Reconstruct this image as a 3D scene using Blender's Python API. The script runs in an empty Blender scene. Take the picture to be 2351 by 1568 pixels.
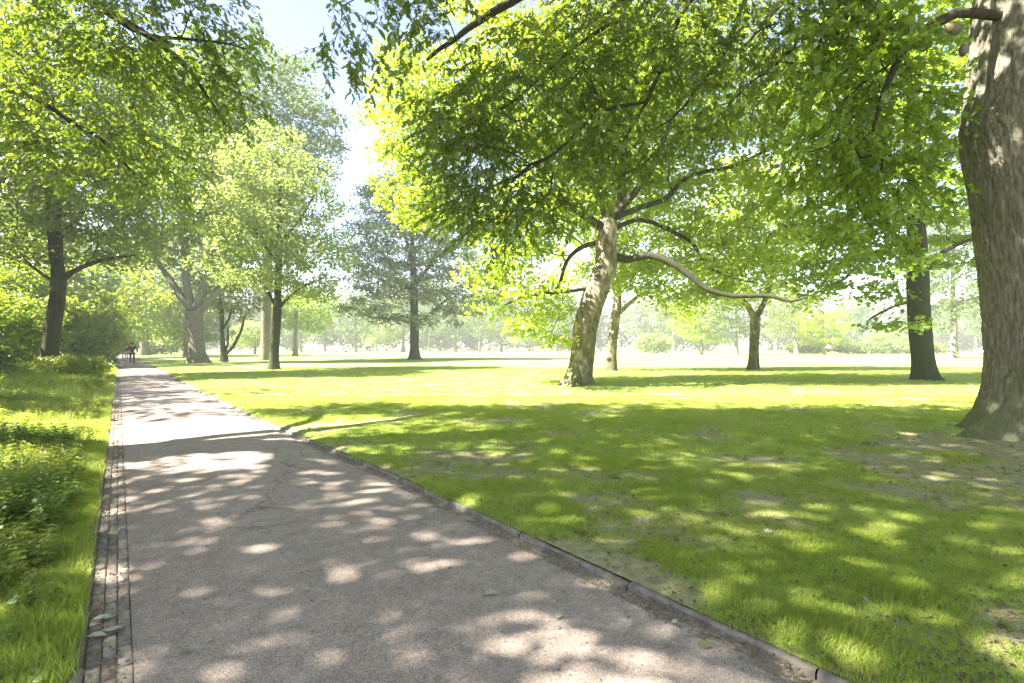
import bpy, math, random
import numpy as np
from mathutils import Vector

random.seed(7)
sc = bpy.context.scene
COL = sc.collection
R = math.radians

# ---------------------------------------------------------------- camera, sky, sun, exposure
CAMH, FOC, HZ, CX = 1.4, 1150.0, 798.0, 1175.0     # eye height (m); focal length, horizon, centre in pixels of a 2351-wide print
cam = bpy.data.cameras.new('camera')
cam.lens = 36 * FOC / 2351
cam.sensor_width = 36
cam.shift_y = (HZ - 784) / 2351
cam.clip_start = 0.05
cam.clip_end = 2000
camo = bpy.data.objects.new('camera', cam)
camo.location = (0, 0, CAMH)
camo.rotation_euler = (R(90), 0, 0)
COL.objects.link(camo)
sc.camera = camo

SUN_AZ, SUN_EL = -104.0, 47.0                      # azimuth from +Y towards +X, elevation
w = bpy.data.worlds.new('World')
sc.world = w
w.use_nodes = True
nt = w.node_tree
nt.nodes.clear()
sky = nt.nodes.new('ShaderNodeTexSky')
sky.sky_type = 'NISHITA'
sky.sun_disc = False
sky.sun_elevation = R(SUN_EL)
sky.sun_rotation = R(SUN_AZ)
sky.air_density = 1.0
sky.dust_density = 0.7
sky.ozone_density = 6.0
bg = nt.nodes.new('ShaderNodeBackground')
bg.inputs['Strength'].default_value = 0.06
wo = nt.nodes.new('ShaderNodeOutputWorld')
tint = nt.nodes.new('ShaderNodeMix'); tint.data_type = 'RGBA'; tint.blend_type = 'MULTIPLY'; tint.inputs[0].default_value = 1.0
tint.inputs[7].default_value = (1.22, 0.89, 0.78, 1)          # white balance set for the warm shade
nt.links.new(sky.outputs[0], tint.inputs[6]); nt.links.new(tint.outputs[2], bg.inputs[0])
nt.links.new(bg.outputs[0], wo.inputs[0])

sun = bpy.data.lights.new('sun', 'SUN')
sun.energy = 4.0
sun.angle = R(0.55)
sun.color = (1.0, 0.94, 0.86)
suno = bpy.data.objects.new('sun', sun)
_az, _el = R(SUN_AZ), R(SUN_EL)
SUNDIR = Vector((math.sin(_az) * math.cos(_el), math.cos(_az) * math.cos(_el), math.sin(_el)))
suno.rotation_euler = SUNDIR.to_track_quat('Z', 'Y').to_euler()
suno.location = (-30, 10, 60)
COL.objects.link(suno)

sc.view_settings.view_transform = 'Standard'
sc.view_settings.look = 'None'
sc.view_settings.gamma = 1.0
sc.view_settings.use_curve_mapping = False
sc.view_settings.exposure = 3.3
cy = sc.cycles
cy.max_bounces = 10
cy.diffuse_bounces = 7
cy.glossy_bounces = 1
cy.transmission_bounces = 6
cy.volume_bounces = 1
cy.transparent_max_bounces = 4
cy.use_denoising = True
cy.caustics_reflective = False
cy.caustics_refractive = False
cy.sample_clamp_indirect = 6.0

# ---------------------------------------------------------------- helpers
def G(x, y):
    """a print pixel on the flat ground -> (X, Y)"""
    Y = FOC * CAMH / (y - HZ)
    return ((x - CX) / FOC * Y, Y)

def P(x, y, Y):
    return (((x - CX) / FOC) * Y, Y, CAMH + (HZ - y) / FOC * Y)

def link(o, parent=None):
    COL.objects.link(o)
    if parent is not None:
        o.parent = parent
    return o

def tag(o, label=None, cat=None, group=None, kind=None):
    if label: o['label'] = label
    if cat: o['category'] = cat
    if group: o['group'] = group
    if kind: o['kind'] = kind
    return o

def empty(name, loc, rz=0.0):
    o = bpy.data.objects.new(name, None)
    o.location = loc
    o.rotation_euler = (0, 0, rz)
    o.empty_display_size = 0.3
    COL.objects.link(o)
    return o

def mesh_np(name, V, F, mat, smooth=False):
    """V (n,3), F list of (m,k) arrays"""
    me = bpy.data.meshes.new(name)
    V = np.asarray(V, dtype=np.float32)
    if not isinstance(F, (list, tuple)): F = [F]
    F = [np.asarray(f, dtype=np.int32) for f in F if len(f)]
    me.vertices.add(len(V))
    me.vertices.foreach_set('co', V.ravel())
    loops = np.concatenate([f.ravel() for f in F])
    tot = np.concatenate([np.full(len(f), f.shape[1], np.int32) for f in F])
    st = np.concatenate([[0], np.cumsum(tot)[:-1]]).astype(np.int32)
    me.loops.add(len(loops))
    me.loops.foreach_set('vertex_index', loops)
    me.polygons.add(len(tot))
    me.polygons.foreach_set('loop_start', st)
    me.polygons.foreach_set('loop_total', tot)
    if smooth:
        me.polygons.foreach_set('use_smooth', np.ones(len(tot), bool))
    if isinstance(mat, (list, tuple)):
        for m in mat: me.materials.append(m)
    elif mat is not None:
        me.materials.append(mat)
    me.update(calc_edges=True)
    return me

def obj(name, me, parent=None):
    return link(bpy.data.objects.new(name, me), parent)

class MB:
    """collects simple shapes into one mesh"""
    def __init__(s): s.v = []; s.f = {3: [], 4: []}; s.n = 0
    def add(s, V, F):
        V = np.asarray(V, float).reshape(-1, 3)
        for f in F: s.f[len(f)].append([i + s.n for i in f])
        s.v.append(V); s.n += len(V)
    def box(s, c, d, rz=0.0, tilt=0.0):
        x, y, z = [a / 2 for a in d]
        V = np.array([[-x,-y,-z],[x,-y,-z],[x,y,-z],[-x,y,-z],[-x,-y,z],[x,-y,z],[x,y,z],[-x,y,z]], float)
        if tilt:
            ct, st_ = math.cos(tilt), math.sin(tilt)
            V = V @ np.array([[1,0,0],[0,ct,st_],[0,-st_,ct]])
        cr, sr = math.cos(rz), math.sin(rz)
        V = V @ np.array([[cr,sr,0],[-sr,cr,0],[0,0,1]]) + np.array(c, float)
        s.add(V, [(0,3,2,1),(4,5,6,7),(0,1,5,4),(1,2,6,5),(2,3,7,6),(3,0,4,7)])
    def tube(s, pts, rad, k=8, cap=True):
        V, F = tubes([np.array(pts, float)], [np.array(rad, float)], k)
        s.add(V, [tuple(f) for f in F])
        if cap:
            n = s.n - len(V)
            c0 = np.array(pts[0], float); c1 = np.array(pts[-1], float)
            s.add([c0, c1], [])
            a, b = s.n - 2, s.n - 1
            m = len(pts)
            for i in range(k):
                j = (i + 1) % k
                s.f[3].append([a, n + j, n + i])
                s.f[3].append([b, n + (m - 1) * k + i, n + (m - 1) * k + j])
    def ball(s, c, r, k=10, m=7):
        c = np.array(c, float); r = np.array(r, float) * np.ones(3)
        V = []
        for i in range(m + 1):
            a = math.pi * i / m
            for j in range(k):
                b = 2 * math.pi * j / k
                V.append(c + r * np.array([math.sin(a) * math.cos(b), math.sin(a) * math.sin(b), math.cos(a)]))
        F = [(i*k+j, (i+1)*k+j, (i+1)*k+(j+1)%k, i*k+(j+1)%k) for i in range(m) for j in range(k)]
        s.add(V, F)
    def mesh(s, name, mat, smooth=False):
        return mesh_np(name, np.concatenate(s.v), [np.array(f) for f in (s.f[3], s.f[4]) if f], mat, smooth)
    def build(s, name, mat, parent=None, smooth=False):
        return obj(name, s.mesh(name, mat, smooth), parent)

def tubes(chains, rads, k):
    """vectorised sweep of many polylines; returns V, quads"""
    if not chains: return np.zeros((0, 3)), np.zeros((0, 4), int)
    Pn = np.concatenate(chains); Rn = np.concatenate(rads)
    T = []; REF = []
    for c in chains:
        t = np.gradient(c, axis=0) if len(c) > 1 else np.array([[0, 0, 1.0]])
        m = c[-1] - c[0]
        ax = np.zeros(3); ax[np.argmin(np.abs(m))] = 1
        T.append(t); REF.append(np.tile(ax, (len(c), 1)))
    T = np.concatenate(T); REF = np.concatenate(REF)
    T /= np.linalg.norm(T, axis=1, keepdims=True) + 1e-9
    U = np.cross(T, REF); U /= np.linalg.norm(U, axis=1, keepdims=True) + 1e-9
    W = np.cross(T, U)
    a = np.arange(k) * 2 * np.pi / k
    V = Pn[:, None] + Rn[:, None, None] * (np.cos(a)[None, :, None] * U[:, None] + np.sin(a)[None, :, None] * W[:, None])
    V = V.reshape(-1, 3)
    lens = np.array([len(c) for c in chains])
    cid = np.repeat(np.arange(len(chains)), lens)
    i = np.nonzero(cid[:-1] == cid[1:])[0]
    j = np.arange(k); j2 = (j + 1) % k
    A = i[:, None] * k + j[None]; B = i[:, None] * k + j2[None]
    F = np.stack([A, B, B + k, A + k], axis=2).reshape(-1, 4)
    return V, F

def vnoise(p, seed=0):
    """value noise, p (...,2 or 3) -> 0..1"""
    p = np.asarray(p, float)
    d = p.shape[-1]
    i = np.floor(p).astype(np.int64); f = p - i
    f = f * f * (3 - 2 * f)
    out = 0
    for c in range(2 ** d):
        o = [(c >> b) & 1 for b in range(d)]
        h = np.full(p.shape[:-1], seed * 9176 + 374761393, np.int64)
        wgt = 1.0
        for b in range(d):
            h = (h ^ ((i[..., b] + o[b]) * [73856093, 19349663, 83492791][b])) & 0x7fffffff
            h = (h * 1103515245 + 12345) & 0x7fffffff
            wgt = wgt * (f[..., b] if o[b] else 1 - f[..., b])
        h = (h ^ (h >> 13)) * 668265263 & 0x7fffffff
        out = out + wgt * ((h >> 8) & 0xffff) / 65535.0
    return out

def fbm(p, seed=0, oct=4):
    p = np.asarray(p, float); s = 0; a = 0.5; t = 0
    for o in range(oct):
        s = s + a * vnoise(p * 2 ** o + o * 17.3, seed + o); t += a; a *= 0.5
    return s / t

# ---------------------------------------------------------------- materials
def new_mat(name):
    m = bpy.data.materials.new(name); m.use_nodes = True
    m.node_tree.nodes.clear()
    return m, m.node_tree.nodes, m.node_tree.links

def ramp(N, stops):
    r = N.new('ShaderNodeValToRGB')
    e = r.color_ramp.elements
    while len(e) > 1: e.remove(e[0])
    e[0].position = stops[0][0]; e[0].color = (*stops[0][1], 1)
    for p_, c_ in stops[1:]:
        q = e.new(p_); q.color = (*c_, 1)
    return r

def noise(N, L, scale, detail=4, rough=0.5, vec=None, dist=0.0):
    n = N.new('ShaderNodeTexNoise')
    n.inputs['Scale'].default_value = scale
    n.inputs['Detail'].default_value = detail
    n.inputs['Roughness'].default_value = rough
    n.inputs['Distortion'].default_value = dist
    if vec is not None: L.new(vec, n.inputs['Vector'])
    return n

def leaf_mat(name, dark, light, trans, tfac=0.5, gloss=0.05, clump=0.35, hue=0.03):
    m, N, L = new_mat(name)
    geo = N.new('ShaderNodeNewGeometry')
    tc = N.new('ShaderNodeTexCoord')
    nz = noise(N, L, clump, 2, 0.5, tc.outputs['Object'])
    add = N.new('ShaderNodeMath'); add.operation = 'MULTIPLY_ADD'
    L.new(geo.outputs['Random Per Island'], add.inputs[0]); add.inputs[1].default_value = 0.55
    mul = N.new('ShaderNodeMath'); mul.operation = 'MULTIPLY_ADD'; mul.inputs[1].default_value = 1.5; mul.inputs[2].default_value = -0.52
    L.new(nz.outputs['Fac'], mul.inputs[0]); L.new(mul.outputs[0], add.inputs[2])
    r1 = ramp(N, [(0.0, dark), (1.0, light)]); L.new(add.outputs[0], r1.inputs[0])
    t2 = tuple(c * 0.62 for c in trans)
    r2 = ramp(N, [(0.0, t2), (1.0, trans)]); L.new(add.outputs[0], r2.inputs[0])
    d = N.new('ShaderNodeBsdfDiffuse'); L.new(r1.outputs[0], d.inputs[0])
    t = N.new('ShaderNodeBsdfTranslucent'); L.new(r2.outputs[0], t.inputs[0])
    mx = N.new('ShaderNodeMixShader'); mx.inputs[0].default_value = tfac
    L.new(d.outputs[0], mx.inputs[1]); L.new(t.outputs[0], mx.inputs[2])
    g = N.new('ShaderNodeBsdfGlossy'); g.inputs['Roughness'].default_value = 0.42; g.inputs[0].default_value = (0.9, 0.95, 0.9, 1)
    m2 = N.new('ShaderNodeMixShader'); m2.inputs[0].default_value = gloss
    L.new(mx.outputs[0], m2.inputs[1]); L.new(g.outputs[0], m2.inputs[2])
    o = N.new('ShaderNodeOutputMaterial'); L.new(m2.outputs[0], o.inputs[0])
    return m

def grass_mat(name, dark, light, trans, dry):
    m, N, L = new_mat(name)
    oi = N.new('ShaderNodeObjectInfo')
    geo = N.new('ShaderNodeNewGeometry')
    nz = noise(N, L, 0.55, 3, 0.55, geo.outputs['Position'])
    a = N.new('ShaderNodeMath'); a.operation = 'MULTIPLY_ADD'; a.inputs[1].default_value = 0.5
    L.new(oi.outputs['Random'], a.inputs[0]); a.inputs[1].default_value = 0.75
    b = N.new('ShaderNodeMath'); b.operation = 'MULTIPLY_ADD'; b.inputs[1].default_value = 1.4; b.inputs[2].default_value = -0.45
    L.new(nz.outputs['Fac'], b.inputs[0]); L.new(b.outputs[0], a.inputs[2])
    r1 = ramp(N, [(0.0, dark), (0.8, light), (1.0, dry)]); L.new(a.outputs[0], r1.inputs[0])
    d = N.new('ShaderNodeBsdfDiffuse'); L.new(r1.outputs[0], d.inputs[0])
    t = N.new('ShaderNodeBsdfTranslucent'); t.inputs[0].default_value = (*trans, 1)
    mx = N.new('ShaderNodeMixShader'); mx.inputs[0].default_value = 0.45
    L.new(d.outputs[0], mx.inputs[1]); L.new(t.outputs[0], mx.inputs[2])
    o = N.new('ShaderNodeOutputMaterial'); L.new(mx.outputs[0], o.inputs[0])
    return m

def bark_mat(name, c1, c2, c3, scale=6.0, bump=0.6, moss=None, patches=False, stretch=0.22):
    m, N, L = new_mat(name)
    tc = N.new('ShaderNodeTexCoord')
    mp = N.new('ShaderNodeMapping'); mp.inputs['Scale'].default_value = (1, 1, stretch)
    L.new(tc.outputs['Object'], mp.inputs[0])
    n1 = noise(N, L, scale, 6, 0.65, mp.outputs[0], 0.6)
    if patches:
        vo = N.new('ShaderNodeTexNoise'); vo.inputs['Scale'].default_value = 3.2; vo.inputs['Detail'].default_value = 3; vo.inputs['Distortion'].default_value = 1.2
        mp2 = N.new('ShaderNodeMapping'); mp2.inputs['Scale'].default_value = (1, 1, 0.6)
        L.new(tc.outputs['Object'], mp2.inputs[0]); L.new(mp2.outputs[0], vo.inputs['Vector'])
        r = ramp(N, [(0.36, c1), (0.47, c2), (0.56, c2), (0.62, c3)]); L.new(vo.outputs['Fac'], r.inputs[0])
        col0 = r.outputs[0]
        mixn = N.new('ShaderNodeMix'); mixn.data_type = 'RGBA'; mixn.blend_type = 'MULTIPLY'; mixn.inputs[0].default_value = 0.75
        r_ = ramp(N, [(0.35, (0.45, 0.43, 0.4)), (0.6, (1.1, 1.08, 1.05))]); L.new(n1.outputs['Fac'], r_.inputs[0])
        L.new(col0, mixn.inputs[6]); L.new(r_.outputs[0], mixn.inputs[7])
        col = mixn.outputs[2]
    else:
        r = ramp(N, [(0.3, c1), (0.5, c2), (0.7, c3)]); L.new(n1.outputs['Fac'], r.inputs[0])
        col = r.outputs[0]
    if moss:
        n2 = noise(N, L, 1.3, 5, 0.6, tc.outputs['Object'])
        sp = N.new('ShaderNodeSeparateXYZ'); L.new(tc.outputs['Object'], sp.inputs[0])
        mr = N.new('ShaderNodeMapRange'); mr.inputs[1].default_value = 0.1; mr.inputs[2].default_value = moss[3]
        mr.inputs[3].default_value = 0.42; mr.inputs[4].default_value = 0.0
        L.new(sp.outputs['Z'], mr.inputs[0])
        ad = N.new('ShaderNodeMath'); ad.operation = 'ADD'; L.new(n2.outputs['Fac'], ad.inputs[0]); L.new(mr.outputs[0], ad.inputs[1])
        rr = ramp(N, [(0.5, (0, 0, 0)), (0.85, (0.75, 0.75, 0.75))]); L.new(ad.outputs[0], rr.inputs[0])
        mm = N.new('ShaderNodeMix'); mm.data_type = 'RGBA'
        L.new(rr.outputs[0], mm.inputs[0]); L.new(col, mm.inputs[6]); mm.inputs[7].default_value = (*moss[:3], 1)
        col = mm.outputs[2]
    bs = N.new('ShaderNodeBsdfPrincipled')
    bs.inputs['Roughness'].default_value = 0.9
    bs.inputs['Specular IOR Level'].default_value = 0.15
    L.new(col, bs.inputs['Base Color'])
    bp = N.new('ShaderNodeBump'); bp.inputs['Strength'].default_value = bump; bp.inputs['Distance'].default_value = 0.03
    L.new(n1.outputs['Fac'], bp.inputs['Height']); L.new(bp.outputs[0], bs.inputs['Normal'])
    o = N.new('ShaderNodeOutputMaterial'); L.new(bs.outputs[0], o.inputs[0])
    return m

def plain(name, col, rough=0.7, spec=0.3, var=0.15, vscale=8.0):
    m, N, L = new_mat(name)
    tc = N.new('ShaderNodeTexCoord')
    n = noise(N, L, vscale, 4, 0.6, tc.outputs['Object'])
    r = ramp(N, [(0.3, tuple(c * (1 - var) for c in col)), (0.7, tuple(min(1, c * (1 + var)) for c in col))])
    L.new(n.outputs['Fac'], r.inputs[0])
    b = N.new('ShaderNodeBsdfPrincipled'); b.inputs['Roughness'].default_value = rough
    b.inputs['Specular IOR Level'].default_value = spec
    L.new(r.outputs[0], b.inputs['Base Color'])
    o = N.new('ShaderNodeOutputMaterial'); L.new(b.outputs[0], o.inputs[0])
    return m

def brick_mat(name, col, rough=0.7, spec=0.3, var=0.15, vscale=8.0):
    m = plain(name, col, rough, spec, var, vscale)
    N, L = m.node_tree.nodes, m.node_tree.links
    b = [n for n in N if n.type == 'BSDF_PRINCIPLED'][0]; src = b.inputs['Base Color'].links[0].from_socket
    oi = N.new('ShaderNodeObjectInfo'); r = ramp(N, [(0.0, (0.62, 0.60, 0.60)), (0.5, (1, 0.98, 0.95)), (1.0, (1.3, 1.22, 1.12))])
    L.new(oi.outputs['Random'], r.inputs[0])
    mx = N.new('ShaderNodeMix'); mx.data_type = 'RGBA'; mx.blend_type = 'MULTIPLY'; mx.inputs[0].default_value = 1
    L.new(src, mx.inputs[6]); L.new(r.outputs[0], mx.inputs[7]); L.new(mx.outputs[2], b.inputs['Base Color'])
    return m

def asphalt_mat():
    m, N, L = new_mat('asphalt')
    geo = N.new('ShaderNodeNewGeometry')
    pos = geo.outputs['Position']
    big = noise(N, L, 0.55, 4, 0.6, pos)
    mid = noise(N, L, 9.0, 4, 0.65, pos)
    vo = N.new('ShaderNodeTexVoronoi'); vo.inputs['Scale'].default_value = 190; L.new(pos, vo.inputs['Vector'])
    sp = N.new('ShaderNodeSeparateColor'); L.new(vo.outputs['Color'], sp.inputs[0])
    rb = ramp(N, [(0.3, (0.28, 0.230, 0.191)), (0.7, (0.345, 0.288, 0.242))]); L.new(big.outputs['Fac'], rb.inputs[0])
    rs = ramp(N, [(0.0, (0.55, 0.54, 0.52)), (0.35, (0.88, 0.87, 0.86)), (0.8, (1.05, 1.04, 1.02)), (0.93, (1.25, 1.22, 1.2)), (1.0, (1.6, 1.55, 1.5))])
    L.new(sp.outputs[0], rs.inputs[0])
    rm = ramp(N, [(0.3, (0.8, 0.8, 0.8)), (0.7, (1.15, 1.14, 1.12))]); L.new(mid.outputs['Fac'], rm.inputs[0])
    a = N.new('ShaderNodeMix'); a.data_type = 'RGBA'; a.blend_type = 'MULTIPLY'; a.inputs[0].default_value = 1
    L.new(rb.outputs[0], a.inputs[6]); L.new(rs.outputs[0], a.inputs[7])
    b = N.new('ShaderNodeMix'); b.data_type = 'RGBA'; b.blend_type = 'MULTIPLY'; b.inputs[0].default_value = 1
    L.new(a.outputs[2], b.inputs[6]); L.new(rm.outputs[0], b.inputs[7])
    st = noise(N, L, 1.6, 6, 0.7, pos, 1.5)
    rt = ramp(N, [(0.30, (0.72, 0.72, 0.70)), (0.42, (1, 1, 1)), (0.60, (1, 1, 1)), (0.72, (1.14, 1.10, 1.04))]); L.new(st.outputs['Fac'], rt.inputs[0])
    c2 = N.new('ShaderNodeMix'); c2.data_type = 'RGBA'; c2.blend_type = 'MULTIPLY'; c2.inputs[0].default_value = 1
    L.new(b.outputs[2], c2.inputs[6]); L.new(rt.outputs[0], c2.inputs[7]); b = c2
    wv = noise(N, L, 1.2, 5, 0.7, pos); ad = N.new('ShaderNodeVectorMath'); ad.operation = 'MULTIPLY_ADD'; ad.inputs[1].default_value = (1.2, 1.2, 0)
    L.new(wv.outputs['Color'], ad.inputs[0]); L.new(pos, ad.inputs[2])
    ck = N.new('ShaderNodeTexVoronoi'); ck.feature = 'DISTANCE_TO_EDGE'; ck.inputs['Scale'].default_value = 0.33; L.new(ad.outputs[0], ck.inputs['Vector'])
    rc = ramp(N, [(0.0, (0.45, 0.43, 0.4)), (0.0022, (0.6, 0.58, 0.55)), (0.0045, (1, 1, 1))]); L.new(ck.outputs['Distance'], rc.inputs[0])
    mk = ramp(N, [(0.5, (0, 0, 0)), (0.56, (1, 1, 1))]); L.new(big.outputs['Fac'], mk.inputs[0])
    c3 = N.new('ShaderNodeMix'); c3.data_type = 'RGBA'; c3.blend_type = 'MULTIPLY'
    L.new(mk.outputs[0], c3.inputs[0]); L.new(b.outputs[2], c3.inputs[6]); L.new(rc.outputs[0], c3.inputs[7]); b = c3
    bs = N.new('ShaderNodeBsdfPrincipled'); bs.inputs['Roughness'].default_value = 0.82; bs.inputs['Specular IOR Level'].default_value = 0.3
    L.new(b.outputs[2], bs.inputs['Base Color'])
    bp = N.new('ShaderNodeBump'); bp.inputs['Strength'].default_value = 0.5; bp.inputs['Distance'].default_value = 0.004
    L.new(sp.outputs[1], bp.inputs['Height']); L.new(bp.outputs[0], bs.inputs['Normal'])
    o = N.new('ShaderNodeOutputMaterial'); L.new(bs.outputs[0], o.inputs[0])
    return m

def soil_mat(name, far_green, near_green, soil1, soil2, bias=0.5):  # vertex value 'bare' marks worn ground
    """turf seen from afar, thin turf with bare soil close by"""
    m, N, L = new_mat(name)
    geo = N.new('ShaderNodeNewGeometry'); pos = geo.outputs['Position']
    n1 = noise(N, L, 0.7, 5, 0.6, pos)
    n2 = noise(N, L, 14.0, 5, 0.7, pos)
    n3 = noise(N, L, 0.09, 3, 0.5, pos)
    rs = ramp(N, [(0.35, soil1), (0.65, soil2)]); L.new(n2.outputs['Fac'], rs.inputs[0])
    rg = ramp(N, [(0.35, near_green), (0.65, far_green)]); L.new(n2.outputs['Fac'], rg.inputs[0])
    s = N.new('ShaderNodeMath'); s.operation = 'MULTIPLY_ADD'; s.inputs[1].default_value = 0.5
    L.new(n2.outputs['Fac'], s.inputs[0]); L.new(n1.outputs['Fac'], s.inputs[2])
    at = N.new('ShaderNodeAttribute'); at.attribute_name = 'bare'
    s2 = N.new('ShaderNodeMath'); s2.operation = 'MULTIPLY_ADD'; s2.inputs[1].default_value = -1.0; s2.inputs[2].default_value = 0.85
    L.new(at.outputs['Fac'], s2.inputs[0])
    s3 = N.new('ShaderNodeMath'); s3.operation = 'MULTIPLY_ADD'; s3.inputs[1].default_value = 0.35
    L.new(n2.outputs['Fac'], s3.inputs[0]); L.new(s2.outputs[0], s3.inputs[2])
    rf = ramp(N, [(0.45, (0, 0, 0)), (0.85, (1, 1, 1))]); L.new(s3.outputs[0], rf.inputs[0])
    mx = N.new('ShaderNodeMix'); mx.data_type = 'RGBA'
    L.new(rf.outputs[0], mx.inputs[0]); L.new(rs.outputs[0], mx.inputs[6]); L.new(rg.outputs[0], mx.inputs[7])
    r3 = ramp(N, [(0.35, (0.82, 0.86, 0.8)), (0.65, (1.12, 1.08, 1.05))]); L.new(n3.outputs['Fac'], r3.inputs[0])
    m3 = N.new('ShaderNodeMix'); m3.data_type = 'RGBA'; m3.blend_type = 'MULTIPLY'; m3.inputs[0].default_value = 1
    L.new(mx.outputs[2], m3.inputs[6]); L.new(r3.outputs[0], m3.inputs[7])
    bs = N.new('ShaderNodeBsdfPrincipled'); bs.inputs['Roughness'].default_value = 0.95; bs.inputs['Specular IOR Level'].default_value = 0.05
    L.new(m3.outputs[2], bs.inputs['Base Color'])
    bp = N.new('ShaderNodeBump'); bp.inputs['Strength'].default_value = 0.8; bp.inputs['Distance'].default_value = 0.02
    L.new(n2.outputs['Fac'], bp.inputs['Height']); L.new(bp.outputs[0], bs.inputs['Normal'])
    o = N.new('ShaderNodeOutputMaterial'); L.new(bs.outputs[0], o.inputs[0])
    return m

M = {}
M['asphalt'] = asphalt_mat()
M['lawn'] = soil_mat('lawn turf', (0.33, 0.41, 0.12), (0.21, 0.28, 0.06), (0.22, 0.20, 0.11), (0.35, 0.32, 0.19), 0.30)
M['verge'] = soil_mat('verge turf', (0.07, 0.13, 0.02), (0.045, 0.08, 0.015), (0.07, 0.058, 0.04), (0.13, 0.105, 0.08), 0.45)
M['ground'] = plain('subsoil', (0.10, 0.085, 0.06), 0.95, 0.1)
M['brick'] = brick_mat('clinker brick', (0.27, 0.238, 0.205), 0.85, 0.25, 0.3, 25)
M['brick2'] = brick_mat('reddish clinker brick', (0.27, 0.215, 0.18), 0.85, 0.25, 0.3, 25)
M['kerb'] = plain('weathered concrete', (0.18, 0.157, 0.128), 0.9, 0.2, 0.4, 14)
M['dirt'] = plain('gutter dirt', (0.24, 0.205, 0.162), 0.95, 0.1, 0.45, 40)
M['grass'] = grass_mat('grass blades', (0.175, 0.24, 0.036), (0.335, 0.40, 0.078), (0.53, 0.63, 0.10), (0.50, 0.48, 0.24))
M['weed'] = leaf_mat('weed leaves', (0.10, 0.17, 0.025), (0.20, 0.28, 0.045), (0.42, 0.56, 0.04), 0.5, 0.05, 0.8)
M['weed_y'] = leaf_mat('yellow green weed leaves', (0.16, 0.21, 0.03), (0.27, 0.32, 0.045), (0.55, 0.62, 0.05), 0.5, 0.05, 0.8)
M['oak'] = leaf_mat('oak leaves', (0.036, 0.07, 0.016), (0.125, 0.18, 0.036), (0.33, 0.46, 0.022), 0.5, 0.05, 0.5)
M['plane'] = leaf_mat('plane leaves', (0.12, 0.185, 0.022), (0.245, 0.325, 0.04), (0.61, 0.73, 0.05), 0.58, 0.04, 0.25)
M['maple'] = leaf_mat('maple leaves', (0.065, 0.13, 0.016), (0.13, 0.215, 0.025), (0.45, 0.60, 0.025), 0.55, 0.05, 0.4)
M['lime'] = leaf_mat('pale lime leaves', (0.17, 0.22, 0.065), (0.29, 0.345, 0.12), (0.45, 0.55, 0.13), 0.48, 0.04, 0.25)
M['greyoak'] = leaf_mat('grey green leaves', (0.08, 0.13, 0.05), (0.155, 0.215, 0.08), (0.25, 0.35, 0.08), 0.42, 0.08, 0.25)
M['thicket'] = leaf_mat('thicket leaves', (0.08, 0.13, 0.02), (0.16, 0.22, 0.03), (0.45, 0.58, 0.03), 0.54, 0.05, 0.8)
M['mid'] = leaf_mat('mid green leaves', (0.08, 0.125, 0.025), (0.17, 0.225, 0.045), (0.32, 0.42, 0.04), 0.48, 0.05, 0.3)
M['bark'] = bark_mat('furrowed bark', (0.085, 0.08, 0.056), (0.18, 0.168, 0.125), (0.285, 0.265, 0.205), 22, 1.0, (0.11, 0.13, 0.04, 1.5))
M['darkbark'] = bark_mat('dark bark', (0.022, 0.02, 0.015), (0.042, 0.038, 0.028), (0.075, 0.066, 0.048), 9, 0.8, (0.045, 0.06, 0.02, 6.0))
M['planebark'] = bark_mat('mottled bark', (0.09, 0.076, 0.056), (0.19, 0.162, 0.122), (0.38, 0.34, 0.275), 8, 0.7, (0.07, 0.08, 0.03, 3.0), True)
M['palebark'] = bark_mat('pale bark', (0.10, 0.088, 0.07), (0.15, 0.13, 0.105), (0.2, 0.18, 0.15), 7, 0.5)
M['cutwood'] = plain('cut wood', (0.42, 0.33, 0.2), 0.8, 0.2, 0.2, 12)

# ---------------------------------------------------------------- path geometry
_yr = np.array([-40, 2.09, 5.51, 9.10, 15.8, 28.2, 42.4, 73.0, 130.0, 220.0])
_xr = np.array([1.32 + 0.787 * 42.09, 1.32, -1.37, -4.40, -9.85, -19.6, -30.8, -55.2, -101.0, -175.0])
_ys = np.linspace(-40, 220, 2601)
_xs = np.interp(_ys, _yr, _xr)
_k = np.hanning(41); _k /= _k.sum()
_xs = np.concatenate([_xs[:20], np.convolve(_xs, _k, 'valid'), _xs[-20:]])
def XR(Y): return np.interp(Y, _ys, _xs)                       # inner line of the right kerb
def XL(Y): return -1.576 - 0.785 * (np.asarray(Y, float) - 2.09)  # left edge of the asphalt
GUT_R = 0.17     # gutter width, measured along X
KERB_R = 0.07
BAND_L = 0.2145  # brick band width along X
KERB_L = 0.075
PD = Vector((-0.785, 1, 0)).normalized()
PANG = math.atan2(PD.y, PD.x)

def strip(name, fa, fb, Ys, nx, zf, mat, smooth=True):
    Ys = np.asarray(Ys, float); t = np.linspace(0, 1, nx)
    a = fa(Ys)[:, None]; b = fb(Ys)[:, None]
    X = a + (b - a) * t[None]
    Yg = np.repeat(Ys[:, None], nx, 1)
    Z = zf(X, Yg)
    V = np.stack([X, Yg, Z], 2).reshape(-1, 3)
    i = np.arange(len(Ys) - 1)[:, None] * nx + np.arange(nx - 1)[None]
    F = np.stack([i, i + 1, i + 1 + nx, i + nx], 2).reshape(-1, 4)
    return mesh_np(name, V, [F], mat, smooth)

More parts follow.
